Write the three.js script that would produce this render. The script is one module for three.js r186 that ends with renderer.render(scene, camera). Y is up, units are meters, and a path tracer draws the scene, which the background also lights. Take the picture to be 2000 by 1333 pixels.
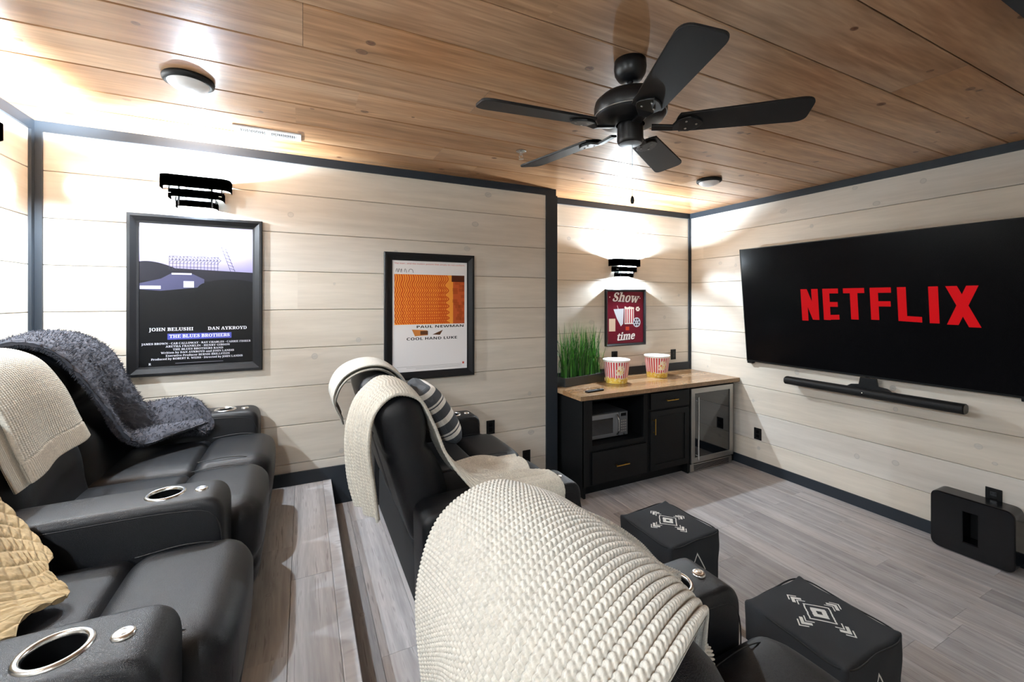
import * as THREE from 'three';
import { mergeGeometries, mergeVertices, toCreasedNormals } from 'three/addons/utils/BufferGeometryUtils.js';
import { RoundedBoxGeometry } from 'three/addons/geometries/RoundedBoxGeometry.js';
import { Brush, Evaluator, SUBTRACTION } from 'three-bvh-csg';

// ---------------------------------------------------------------- camera, exposure
const scene = new THREE.Scene();
scene.background = new THREE.Color(0x000000);
const CAM_Y = 1.717, YAW = 26.1;
const camera = new THREE.PerspectiveCamera(2 * Math.atan(666.5 / 833) * 180 / Math.PI, 2000 / 1333, 0.05, 60);
camera.position.set(0, CAM_Y, 0);
camera.rotation.y = -YAW * Math.PI / 180;
camera.setViewOffset(2000, 1333, 0, 80.3, 2000, 1333);
const renderer = new THREE.WebGLRenderer({ antialias: true });
renderer.toneMapping = THREE.LinearToneMapping;
renderer.toneMappingExposure = 0.92;
renderer.shadowMap.enabled = true;
const LAMP = new THREE.Color(0.76, 0.885, 1.0), LAMP_CD = [24, 11];   // the upper and the lower bulb of a sconce

// ---------------------------------------------------------------- the room's planes
const W = -3.382, A = -3.633, T = 4.143, R = -1.384, J = 2.105;   // side wall, alcove wall, screen wall, rear wall, alcove edge
const NEAR = 1.25, NEARX = 2.22, NEARZ = -0.525;                      // the wall behind the camera and its step
const CE = 2.74, UP = 0.41, MID = 0.222, UPX = 0.184, MIDX = 1.755;

// ---------------------------------------------------------------- helpers
let seed = 12345;
const rnd = () => { seed = (seed + 0x6d2b79f5) | 0; let t = Math.imul(seed ^ (seed >>> 15), 1 | seed); t = (t + Math.imul(t ^ (t >>> 7), 61 | t)) ^ t; return ((t ^ (t >>> 14)) >>> 0) / 4294967296; };
const rr = (a, b) => a + (b - a) * rnd();
const clamp = (x, a = 0, b = 1) => Math.min(b, Math.max(a, x));
const sstep = (a, b, x) => { const t = clamp((x - a) / (b - a)); return t * t * (3 - 2 * t); };
const lerp = (a, b, t) => a + (b - a) * t;
const hash = (x, y) => { let h = Math.imul(x, 374761393) ^ Math.imul(y, 668265263); h = Math.imul(h ^ (h >>> 13), 1274126177); return ((h ^ (h >>> 16)) >>> 0) / 4294967296; };
function noise(x, y) {
  const xi = Math.floor(x), yi = Math.floor(y), fx = x - xi, fy = y - yi, u = fx * fx * (3 - 2 * fx), v = fy * fy * (3 - 2 * fy);
  return lerp(lerp(hash(xi, yi), hash(xi + 1, yi), u), lerp(hash(xi, yi + 1), hash(xi + 1, yi + 1), u), v);
}
const fbm = (x, y, n = 3) => { let s = 0, a = 0.5, t = 0; for (let i = 0; i < n; i++) { s += a * noise(x, y); t += a; a *= 0.5; x = x * 2.03 + 17.1; y = y * 2.03 + 5.7; } return s / t; };

const taken = {};
const numbered = (n) => { const k = taken[n] = (taken[n] ?? -1) + 1; return k ? n + '_' + String(k).padStart(3, '0') : n; };
function mesh(name, geo, mat, parent) {
  const m = new THREE.Mesh(geo, mat); m.name = name; m.castShadow = m.receiveShadow = true;
  if (parent) parent.add(m); else { m.name = numbered(name); scene.add(m); }
  return m;
}
function tag(o, label, category, group, kind) {
  o.userData.label = label;
  if (category) o.userData.category = category;
  if (group) o.userData.group = group;
  if (kind) o.userData.kind = kind;
  return o;
}
function thing(name, label, category, pos = [0, 0, 0], group) {
  const g = new THREE.Group(); g.name = numbered(name); g.position.set(...pos); scene.add(g);
  return tag(g, label, category, group);
}
function structure(name, label) { const g = new THREE.Group(); g.name = name; scene.add(g); return tag(g, label, null, null, 'structure'); }
const at = (geo, x = 0, y = 0, z = 0) => geo.translate(x, y, z);
const box = (w, h, d, x = 0, y = 0, z = 0) => new THREE.BoxGeometry(w, h, d).translate(x, y, z);
const rbox = (w, h, d, r, x = 0, y = 0, z = 0, s = 2) => new RoundedBoxGeometry(w, h, d, s, r).translate(x, y, z);
const cyl = (r1, r2, h, n = 32, x = 0, y = 0, z = 0) => new THREE.CylinderGeometry(r1, r2, h, n).translate(x, y, z);
const lathe = (pts, n = 48) => new THREE.LatheGeometry(pts.map((p) => new THREE.Vector2(p[0], p[1])), n);
const tube = (pts, r, n = 24, m = 8) => new THREE.TubeGeometry(new THREE.CatmullRomCurve3(pts.map((p) => new THREE.Vector3(...p))), n, r, m, false);
const join = (list) => mergeGeometries(list.map((g) => { const h = g.index ? g.toNonIndexed() : g; for (const k of Object.keys(h.attributes)) if (!['position', 'normal', 'uv'].includes(k)) h.deleteAttribute(k); return h; }));
// uv in metres from the face that each triangle points along
function metreUV(geo, s = 1) {
  const g = geo.index ? geo.toNonIndexed() : geo, p = g.attributes.position, uv = new Float32Array(p.count * 2), a = new THREE.Vector3(), b = new THREE.Vector3(), c = new THREE.Vector3();
  for (let i = 0; i < p.count; i += 3) {
    a.fromBufferAttribute(p, i); b.fromBufferAttribute(p, i + 1); c.fromBufferAttribute(p, i + 2);
    const n = b.clone().sub(a).cross(c.clone().sub(a)), ax = Math.abs(n.x), ay = Math.abs(n.y), az = Math.abs(n.z);
    [a, b, c].forEach((q, k) => { const [s1, s2] = ax >= ay && ax >= az ? [q.z, q.y] : ay >= az ? [q.x, q.z] : [q.x, q.y]; uv[(i + k) * 2] = s1 * s; uv[(i + k) * 2 + 1] = s2 * s; });
  }
  g.setAttribute('uv', new THREE.BufferAttribute(uv, 2));
  return g;
}
// a box with round edges, a fine grid on every side, reshaped point by point
function puff(w, h, d, r, n, shape) {
  const g0 = new THREE.BoxGeometry(w, h, d, n[0], n[1], n[2]); g0.deleteAttribute('uv'); g0.deleteAttribute('normal');
  const g = mergeVertices(g0, 1e-5), p = g.attributes.position, q = new THREE.Vector3(), k = new THREE.Vector3();
  for (let i = 0; i < p.count; i++) {
    q.fromBufferAttribute(p, i);
    k.set(clamp(q.x, -w / 2 + r, w / 2 - r), clamp(q.y, -h / 2 + r, h / 2 - r), clamp(q.z, -d / 2 + r, d / 2 - r));
    q.sub(k); if (q.lengthSq() > 1e-12) q.normalize().multiplyScalar(r); q.add(k);
    if (shape) shape(q, q.x / (w / 2), q.y / (h / 2), q.z / (d / 2));
    p.setXYZ(i, q.x, q.y, q.z);
  }
  g.computeVertexNormals();
  return g;
}
function leatherUV(g) { const n = g.attributes.normal, o = metreUV(g, 1); return o; }
// flat strip extruded from an outline in x, y
function extrude(pts, depth, bevel = 0, curve = 6) {
  const s = pts instanceof THREE.Shape ? pts : new THREE.Shape(pts.map((p) => new THREE.Vector2(p[0], p[1])));
  return new THREE.ExtrudeGeometry(s, { depth: depth - 2 * bevel, bevelEnabled: bevel > 0, bevelSize: bevel, bevelThickness: bevel, bevelOffset: -bevel, bevelSegments: 4, curveSegments: curve }).translate(0, 0, bevel - depth / 2);
}
function roundRect(w, h, r) {
  const s = new THREE.Shape(), x = -w / 2, y = -h / 2;
  s.moveTo(x + r, y); s.lineTo(x + w - r, y); s.quadraticCurveTo(x + w, y, x + w, y + r); s.lineTo(x + w, y + h - r); s.quadraticCurveTo(x + w, y + h, x + w - r, y + h);
  s.lineTo(x + r, y + h); s.quadraticCurveTo(x, y + h, x, y + h - r); s.lineTo(x, y + r); s.quadraticCurveTo(x, y, x + r, y); return s;
}

// ---------------------------------------------------------------- textures
function dataTexture(w, h, fn, srgb) {
  const d = new Uint8Array(w * h * 4);
  for (let y = 0; y < h; y++) for (let x = 0; x < w; x++) { const c = fn(x, y), i = (y * w + x) * 4; d[i] = c[0]; d[i + 1] = c[1]; d[i + 2] = c[2]; d[i + 3] = 255; }
  const t = new THREE.DataTexture(d, w, h); t.wrapS = t.wrapT = THREE.RepeatWrapping; t.magFilter = THREE.LinearFilter; t.minFilter = THREE.LinearMipmapLinearFilter; t.generateMipmaps = true;
  if (srgb) t.colorSpace = THREE.SRGBColorSpace; t.needsUpdate = true; return t;
}
// ROWS boards one above the other, LEN metres long
const ROWS = 8, LEN = 5.6;
function woodAtlas(width, wM, o) {
  const w = 2048, h = 1024, rowPx = h / ROWS, knots = [];
  for (let r = 0; r < ROWS; r++) {
    const list = []; for (let k = 0; k < o.knots; k++) list.push([rr(0, LEN), rr(0.03, width - 0.03), rr(o.kr[0], o.kr[1]), rr(0.8, 1.5), rnd()]);
    knots.push(list);
  }
  const tone = Array.from({ length: ROWS }, () => rr(-1, 1)), warm = Array.from({ length: ROWS }, () => rr(-1, 1));
  return dataTexture(w, h, (px, py) => {
    const r = Math.floor(py / rowPx), x = px / w * LEN, y = (py - r * rowPx) / rowPx * width, ro = r * 37.3;
    let warp = 0, dark = 0, ring = 0;
    for (const [kx, ky, kr, el, kind] of knots[r]) {
      let dx = Math.abs(x - kx); dx = Math.min(dx, LEN - dx); const sx = x - kx, dy = y - ky;
      if (dx > 0.3) continue;
      const d = Math.hypot(dx / el, dy) / kr;
      warp += 0.02 * Math.sign(dy || 1) * Math.exp(-d * 0.6);
      if (d < 3) { dark = Math.max(dark, (1 - sstep(0.55, 1.15, d + 0.35 * (noise(sx * 90 + ro, dy * 90) - 0.5)))); ring = Math.max(ring, Math.exp(-((d - 1) * (d - 1)) / 0.03)); }
      if (kind > 0.6) ring = Math.max(ring, 0.55 * Math.exp(-((dy - sx * 0.25) ** 2) / 0.00006) * Math.exp(-dx / 0.05));
    }
    const yy = y + warp, wx = x + 0;
    const wob = fbm(wx * 0.9 + ro, yy * 6 + ro, 2) * 0.05;
    const g1 = fbm(wx * 1.6 + ro, (yy + wob) * o.fine + ro, 3) - 0.5, g2 = fbm(wx * 9 + ro, (yy + wob) * o.fine * 4, 2) - 0.5;
    const patch = fbm(wx * 1.1 + ro * 3, yy * 5 + 9, 3) - 0.5, blotch = fbm(wx * 3.3 + ro, yy * 11 + 31, 2) - 0.5;
    return o.color({ g1, g2, patch, blotch, dark, ring, tone: tone[r], warm: warm[r], x, y, ro });
  }, true);
}
const mix3 = (a, b, t) => [lerp(a[0], b[0], t), lerp(a[1], b[1], t), lerp(a[2], b[2], t)];
const cl3 = (c) => [clamp(c[0], 0, 255), clamp(c[1], 0, 255), clamp(c[2], 0, 255)];
const wallTex = woodAtlas(0.2715, 1, { knots: 7, kr: [0.008, 0.02], fine: 26, color: (k) => {
  const l = k.g1 * 16 + k.g2 * 9 + k.patch * 16 + k.tone * 3;
  let c = [212 + l, 204 + l - k.warm * 1.5, 192 + l - k.warm * 4];
  c = mix3(c, [186, 183, 177], k.dark * 0.5); c = mix3(c, [150, 148, 144], k.ring * 0.42);
  return cl3(c);
} });
const ceilTex = woodAtlas(0.283, 1, { knots: 8, kr: [0.006, 0.017], fine: 30, color: (k) => {
  const l = k.g1 * 60 + k.g2 * 40 + k.tone * 13;
  let c = [174 + l, 135 + l * 0.93 - k.warm * 4, 100 + l * 0.85 - k.warm * 8];
  c = mix3(c, [196, 176, 156], clamp(k.patch * 2.2) * 0.5); c = mix3(c, [140, 96, 62], clamp(-k.patch * 2.2) * 0.5);
  c = mix3(c, [112, 72, 46], k.dark * (0.5 + 0.9 * clamp(0.5 + k.g2 * 2))); c = mix3(c, [70, 48, 34], k.ring * 0.65);
  return cl3(c);
} });
const floorTex = woodAtlas(0.18, 1, { knots: 2, kr: [0.006, 0.014], fine: 40, color: (k) => {
  const l = k.g1 * 52 + k.g2 * 30 + k.tone * 9 + k.blotch * 18;
  let c = [163 + l, 160 + l, 160 + l];
  c = mix3(c, [172, 158, 148], clamp(k.patch * 2.4) * 0.45); c = mix3(c, [122, 118, 119], clamp(-k.patch * 2.4) * 0.5);
  c = mix3(c, [92, 86, 84], clamp((k.g2 - 0.2) * 6) * 0.5); c = mix3(c, [105, 96, 92], k.ring * 0.4);
  return cl3(c);
} });
const grainBump = dataTexture(1024, 512, (x, y) => { const v = 128 + 150 * (fbm(x * 0.02, y * 0.55, 3) - 0.5) + 60 * (fbm(x * 0.1, y * 0.9, 2) - 0.5); return [v, v, v]; });
const leatherBump = dataTexture(512, 512, (x, y) => {
  let best = 9, second = 9; const s = 64, gx = x / 512 * s, gy = y / 512 * s, xi = Math.floor(gx), yi = Math.floor(gy);
  for (let j = -1; j <= 1; j++) for (let i = -1; i <= 1; i++) { const cx = (xi + i + s) % s, cy = (yi + j + s) % s, d = Math.hypot(xi + i + hash(cx, cy) - gx, yi + j + hash(cx + 91, cy + 17) - gy); if (d < best) { second = best; best = d; } else if (d < second) second = d; }
  const v = 60 + 190 * clamp((second - best) * 1.6); return [v, v, v];
});
const weaveBump = dataTexture(256, 256, (x, y) => { const v = 128 + 60 * Math.sin(x * Math.PI / 4) * Math.cos(y * Math.PI / 4) + 60 * (hash(x, y) - 0.5); return [v, v, v]; });
const fleck = dataTexture(512, 512, (x, y) => { const v = 205 + 50 * fbm(x * 0.06, y * 0.06, 3) - 20 * hash(x, y); return cl3([v, v, v]); }, true);
function canvasTexture(w, h, draw) {
  const c = document.createElement('canvas'); c.width = w; c.height = h; const x = c.getContext('2d'); draw(x, w, h);
  const t = new THREE.CanvasTexture(c); t.colorSpace = THREE.SRGBColorSpace; t.magFilter = THREE.LinearFilter; return t;
}
const rep = (t, u, v = u) => { const c = t.clone(); c.repeat.set(u, v); c.needsUpdate = true; return c; };

// ---------------------------------------------------------------- materials
const std = (o) => new THREE.MeshStandardMaterial(o), phys = (o) => new THREE.MeshPhysicalMaterial(o);
const M = {
  wall: std({ map: wallTex, roughness: 0.5, bumpMap: grainBump, bumpScale: 0.0002 }),
  ceil: std({ map: ceilTex, roughness: 0.3, bumpMap: grainBump, bumpScale: 0.0004 }),
  floor: std({ map: floorTex, roughness: 0.42, bumpMap: grainBump, bumpScale: 0.0003 }),
  slab: std({ color: 0x8f8678, roughness: 0.9 }),
  darkSlab: std({ color: 0x4a3a2c, roughness: 0.9 }),
  trim: phys({ color: 0x262c33, roughness: 0.5, specularIntensity: 0.6 }),
  leather: phys({ color: 0x0f1013, roughness: 0.4, specularIntensity: 0.6, bumpMap: rep(leatherBump, 7), bumpScale: 0.0005 }),
  seam: std({ color: 0x0d0e10, roughness: 0.6 }),
  under: std({ color: 0x101113, roughness: 0.9 }),
  steel: std({ color: 0xd6d6d4, metalness: 1, roughness: 0.22 }),
  brushed: std({ color: 0xa9a7a3, metalness: 1, roughness: 0.38 }),
  cup: std({ color: 0x0c0c0d, roughness: 0.35, metalness: 0.4 }),
  blackMetal: phys({ color: 0x0d0e10, roughness: 0.38, specularIntensity: 0.6 }),
  blackMatte: phys({ color: 0x0c0d0e, roughness: 0.55, specularIntensity: 0.5 }),
  blackGloss: phys({ color: 0x08080a, roughness: 0.2, specularIntensity: 0.5 }),
  fanBlade: phys({ color: 0x131315, roughness: 0.5, specularIntensity: 0.5 }),
  cabinet: phys({ color: 0x0f1011, roughness: 0.5, specularIntensity: 0.4 }),
  brass: std({ color: 0xc09a4a, metalness: 1, roughness: 0.32 }),
  white: std({ color: 0xeeeeec, roughness: 0.55 }),
  lens: std({ color: 0xffffff, roughness: 0.35 }),
  liner: std({ color: 0xf2f2f0, roughness: 0.5 }),
  bulb: std({ color: 0xffffff, emissive: LAMP, emissiveIntensity: 9, roughness: 0.5 }),
  cream: std({ color: 0xd6d0c4, roughness: 0.95, map: rep(fleck, 8) }),
  creamTight: std({ color: 0xe0d8c8, roughness: 0.95, map: rep(fleck, 8) }),
  quilt: std({ color: 0xb89f76, roughness: 0.9, map: rep(fleck, 5) }),
  fur: std({ color: 0x3d3e45, roughness: 1 }),
  frame: phys({ color: 0x0f1013, roughness: 0.42, specularIntensity: 0.6 }),
  glassDark: new THREE.MeshPhysicalMaterial({ color: 0x06070a, roughness: 0.06, clearcoat: 0.6, clearcoatRoughness: 0.04 }),
};
const floorRow = { tex: floorTex };

// ---------------------------------------------------------------- boards
// a board of length L along x, width B along y, face at z = 0 looking to +z, long edges chamfered; uv picks a row of the atlas
function boardGeo(L, B, thick, cham, row, off, widthM) {
  const y0 = -B / 2, y1 = B / 2, prof = [[y0, -thick], [y0, -cham], [y0 + cham, 0], [y1 - cham, 0], [y1, -cham], [y1, -thick]];
  const pos = [], uv = [], nor = [];
  const U = (x) => (x + off) / LEN, V = (y) => (row + clamp((y - y0) / widthM, 0.004, 0.996)) / ROWS;
  const quad = (a, b, c, d, n) => { for (const q of [a, b, c, a, c, d]) { pos.push(...q); uv.push(U(q[0]), V(q[1])); nor.push(...n); } };
  for (let i = 0; i < 5; i++) {
    const [ya, za] = prof[i], [yb, zb] = prof[i + 1], l = Math.hypot(yb - ya, zb - za), n = [0, -(zb - za) / l * -1, 0];
    const ny = -(zb - za) / l, nz = (yb - ya) / l;
    quad([0, ya, za], [L, ya, za], [L, yb, zb], [0, yb, zb], [0, ny, nz]);
  }
  for (const x of [0, L]) { const n = [x ? 1 : -1, 0, 0], f = (i) => [x, prof[i][0], prof[i][1]]; const tri = (i, j, k) => { for (const q of x ? [i, j, k].reverse() : [i, j, k]) { pos.push(...f(q)); uv.push(U(x), V(prof[q][0])); nor.push(...n); } }; tri(0, 5, 4); tri(0, 4, 1); tri(1, 4, 3); tri(1, 3, 2); }
  const g = new THREE.BufferGeometry();
  g.setAttribute('position', new THREE.Float32BufferAttribute(pos, 3)); g.setAttribute('normal', new THREE.Float32BufferAttribute(nor, 3)); g.setAttribute('uv', new THREE.Float32BufferAttribute(uv, 2));
  return g;
}
const PITCH = 0.2715, SEAM0 = 1.375 - 5 * PITCH;
// boards of a wall: origin = left end of the wall seen from inside, turn = rotation about y, from height y0 up
function clad(parent, origin, turn, length, yFrom = 0) {
  for (let k = -1; k < 11; k++) {
    const a = Math.max(SEAM0 + k * PITCH, yFrom), b = Math.min(SEAM0 + (k + 1) * PITCH, CE);
    if (b - a < 0.02) continue;
    const m = mesh('board', boardGeo(length, b - a - 0.003, 0.017, 0.003, Math.floor(rnd() * ROWS), rr(0, LEN), PITCH), M.wall, parent);
    m.position.set(origin[0], (a + b) / 2, origin[1]); m.rotation.y = turn;
  }
}
const TH = 0.12;
function wall(name, label, slab, clads) {
  const g = structure(name, label);
  mesh('wall_body', join(slab.map((s) => box(s[3] - s[0], s[4] - s[1], s[5] - s[2], (s[0] + s[3]) / 2, (s[1] + s[4]) / 2, (s[2] + s[5]) / 2))), M.slab, g);
  for (const c of clads) clad(g, ...c);
  return g;
}
const s = 0.017;
wall('wall_left', 'whitewashed plank wall with the two large framed posters', [[R - TH, -0.1, W - TH, J - s, CE + 0.02, W - s]], [[[R, W], 0, J - R]]);
wall('wall_alcove', 'whitewashed plank wall behind the counter', [[J - s - TH, -0.1, A - TH, T + TH, CE + 0.02, A - s], [J - s - TH, -0.1, A - s, J - s, CE + 0.02, W - s - TH + 0.1]], [[[J, A], 0, T - J], [[J, W], Math.PI / 2, W - A]]);
wall('wall_front', 'whitewashed plank wall that carries the television', [[T + s, -0.1, A - s, T + TH, CE + 0.02, NEARZ + TH]], [[[T, A], -Math.PI / 2, NEARZ - A]]);
wall('wall_rear', 'whitewashed plank wall behind the rear seats', [[R - TH, -0.1, W - s, R - s, CE + 0.02, NEAR + TH]], [[[R, NEAR], Math.PI / 2, NEAR - W]]);
wall('wall_right', 'whitewashed plank wall on the near side of the room', [[R - s, -0.1, NEAR + s, NEARX + TH, CE + 0.02, NEAR + TH], [NEARX + s, -0.1, NEARZ + s, NEARX + TH, CE + 0.02, NEAR + s], [NEARX + TH, -0.1, NEARZ + s, T + s, CE + 0.02, NEARZ + TH]],
  [[[NEARX, NEAR], Math.PI, NEARX - R], [[NEARX, NEARZ], -Math.PI / 2, NEAR - NEARZ], [[T, NEARZ], Math.PI, T - NEARX]]);

// ceiling: planks along x, butted at random places
{
  const g = structure('ceiling', 'stained pine plank ceiling');
  mesh('ceiling_body', box(T - R + 0.3, 0.12, NEAR - A + 0.3, (T + R) / 2, CE + 0.08, (NEAR + A) / 2), M.darkSlab, g);
  const joints = { 4: [0.82], 5: [0.0], 1: [0.85], 8: [2.6], 2: [3.0], 10: [0.9] }, CP = 0.283;
  let k = 0;
  for (let z = -3.055 - CP; z < NEAR; z += CP, k++) {
    const a = Math.max(z - (k === 0 ? CP : 0), A), b = Math.min(z + CP, NEAR); if (b - a < 0.02) continue;
    if (k === 0 && a < z) { /* the last narrow course above the alcove */
      const m = mesh('plank', boardGeo(T - R, z - a - 0.004, 0.018, 0.004, 3, 1.1, 0.283), M.ceil, g); m.position.set(R, CE, (a + z) / 2); m.rotation.x = Math.PI / 2;
    }
    const cuts = [R, ...(joints[k] || []), T];
    for (let i = 0; i + 1 < cuts.length; i++) {
      const a2 = k === 0 ? z : a, m = mesh('plank', boardGeo(cuts[i + 1] - cuts[i] - 0.0015, b - a2 - 0.005, 0.018, 0.004, Math.floor(rnd() * ROWS), rr(0, LEN), 0.283), M.ceil, g);
      m.position.set(cuts[i], CE, (a2 + b) / 2); m.rotation.x = Math.PI / 2;
    }
  }
}
// floors: three levels, planks along z
function planks(parent, x0, x1, z0, z1, y, from) {
  for (let x = from, c = 0; x < x1; x += 0.18, c++) {
    const a = Math.max(x, x0), b = Math.min(x + 0.18, x1); if (b - a < 0.008) continue;
    let z = z0 - rr(0, 1.1);
    while (z < z1) {
      const e = z + 1.22, za = Math.max(z, z0), zb = Math.min(e, z1); z = e; if (zb - za < 0.01) continue;
      const m = mesh('plank', boardGeo(zb - za - 0.001, b - a - 0.0012, 0.012, 0.0012, Math.floor(rnd() * ROWS), rr(0, LEN), 0.18), M.floor, parent);
      m.rotation.set(-Math.PI / 2, 0, -Math.PI / 2, 'YXZ'); m.rotation.set(0, 0, 0);
      m.matrixAutoUpdate = true; m.quaternion.setFromRotationMatrix(new THREE.Matrix4().makeBasis(new THREE.Vector3(0, 0, 1), new THREE.Vector3(1, 0, 0), new THREE.Vector3(0, 1, 0)));
      m.position.set((a + b) / 2, y, za);
    }
  }
}
{
  const g = structure('floor', 'grey wood plank floor in front of the television');
  mesh('floor_body', box(T - R + 0.3, 0.1, NEAR - A + 0.3, (T + R) / 2, -0.062, (NEAR + A) / 2), M.slab, g);
  planks(g, MIDX - 0.01, T, A, NEARZ, 0, MIDX - 0.06); planks(g, MIDX - 0.01, NEARX + 0.005, NEARZ, NEAR, 0, MIDX - 0.06);
  const m = structure('floor_middle', 'grey wood plank step that carries the front seats');
  mesh('platform_body', box(MIDX - 0.03 - R, MID - 0.012 + 0.0, NEAR - W, (MIDX - 0.03 + R) / 2, (MID - 0.012) / 2, (NEAR + W) / 2), M.slab, m);
  planks(m, UPX - 0.04, MIDX - 0.057, W, NEAR, MID, UPX - 0.07);
  mesh('riser', metreUV(box(0.018, MID - 0.014, NEAR - W, MIDX - 0.021, (MID - 0.014) / 2, (NEAR + W) / 2), 0.18), M.trim, m);
  mesh('nosing', metreUV(rbox(0.057, 0.014, NEAR - W, 0.005, MIDX - 0.0285, MID - 0.005, (NEAR + W) / 2), 0.18), M.floor, m);
  const u = structure('floor_upper', 'grey wood plank platform that carries the rear seats');
  mesh('platform_body', box(UPX - 0.03 - R, UP - 0.012, NEAR - W, (UPX - 0.03 + R) / 2, (UP - 0.012) / 2, (NEAR + W) / 2), M.slab, u);
  planks(u, R, UPX - 0.057, W, NEAR, UP, -0.05 - 0.18 * 8);
  mesh('riser', metreUV(box(0.018, UP - MID - 0.014, NEAR - W, UPX - 0.021, MID + (UP - MID - 0.014) / 2, (NEAR + W) / 2), 0.18), M.trim, u);
  mesh('nosing', metreUV(rbox(0.057, 0.014, NEAR - W, 0.005, UPX - 0.0285, UP - 0.005, (NEAR + W) / 2), 0.18), M.floor, u);
}
// dark trims
{
  let n = 0;
  const trim = (label, ...b) => { const m = mesh('trim_' + (++n), join(b.map((q) => box(q[3] - q[0], q[4] - q[1], q[5] - q[2], (q[0] + q[3]) / 2, (q[1] + q[4]) / 2, (q[2] + q[5]) / 2))), M.trim); m.name = 'trim_' + n; tag(m, label, null, null, 'structure'); return m; };
  const c = 0.06, t = 0.014;
  trim('dark crown trim along the poster wall', [R, CE - c, W, J, CE, W + t]);
  trim('dark crown trim above the counter alcove', [J, CE - c, A, T, CE, A + t]);
  trim('dark crown trim above the television', [T - t, CE - c, A + t, T, CE, NEARZ]);
  trim('dark crown trim along the rear wall', [R, CE - c, W + t, R + t, CE, NEAR]);
  trim('dark crown trim on the near wall running on as a ceiling beam', [R + t, CE - c, NEARZ - t, T - t, CE, NEARZ], [R + t, CE - c, NEARZ, NEARX, CE, NEARZ + 0.06]);
  trim('dark corner post between poster wall and rear wall', [R, UP, W, R + 0.045, CE - c, W + t], [R, UP, W + t, R + t, CE - c, W + 0.045]);
  trim('dark post at the edge of the counter alcove', [J - 0.105, 0, W, J + t, CE - c, W + t], [J, 0, W - 0.04, J + t, CE - c, W]);
  trim('dark corner post between alcove and television wall', [T - 0.03, 0.9, A, T, CE - c, A + t], [T - t, 0.9, A + t, T, CE - c, A + 0.02]);
  trim('dark upstand trim behind the counter', [J + 0.0, 0.9, A, T - 0.03, 0.985, A + t]);
  let b = 0;
  const base = (name, label, ...q) => { const m = trim(label, ...q); m.name = name; n--; };
  base('baseboard_left', 'dark stepped baseboard along the poster wall', [R + t, UP, W, 0.30, UP + 0.09, W + t], [UPX + 0.001, MID, W, 0.30, UP, W + t], [0.30, MID, W, MIDX, MID + 0.085, W + t], [MIDX, 0, W, J - 0.105, 0.09, W + t]);
  base('baseboard_front', 'dark baseboard under the television', [T - t, 0, A, T, 0.09, NEARZ]);
  base('baseboard_rear', 'dark baseboard behind the rear seats', [R, UP, W + t, R + t, UP + 0.09, NEAR]);
}

// ---------------------------------------------------------------- wall sconces (the room's lamps)
// local frame: x along the wall, y up, z out of the wall
function bandGeo(w, h, depth, r, inner) {
  // half-round ribbon: straight front with round ends that run back to the wall
  const pts = [], N = 10, o = inner ? 0.0025 : 0;
  pts.push([-w / 2 + o, 0]); for (let i = 0; i <= N; i++) { const a = Math.PI - i / N * Math.PI / 2; pts.push([-w / 2 + r + Math.cos(a) * (r - o), depth - r + Math.sin(a) * (r - o)]); }
  for (let i = 0; i <= N; i++) { const a = Math.PI / 2 - i / N * Math.PI / 2; pts.push([w / 2 - r + Math.cos(a) * (r - o), depth - r + Math.sin(a) * (r - o)]); }
  pts.push([w / 2 - o, 0]);
  const th = inner ? 0.0008 : 0.0022, shp = new THREE.Shape(), inn = [];
  for (let i = 0; i < pts.length; i++) {
    const a = pts[Math.max(0, i - 1)], b = pts[Math.min(pts.length - 1, i + 1)], l = Math.hypot(b[0] - a[0], b[1] - a[1]) || 1, nx = (b[1] - a[1]) / l, ny = -(b[0] - a[0]) / l;
    inn.push([pts[i][0] + nx * th, Math.max(0, pts[i][1] + ny * th)]);
  }
  shp.setFromPoints([...pts, ...inn.reverse()].map((p) => new THREE.Vector2(p[0], p[1])));
  const g = new THREE.ExtrudeGeometry(shp, { depth: h, bevelEnabled: false, curveSegments: 4 });
  return g.applyMatrix4(new THREE.Matrix4().makeBasis(new THREE.Vector3(1, 0, 0), new THREE.Vector3(0, 0, 1), new THREE.Vector3(0, 1, 0))).translate(0, -h / 2, 0);
}
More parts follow.
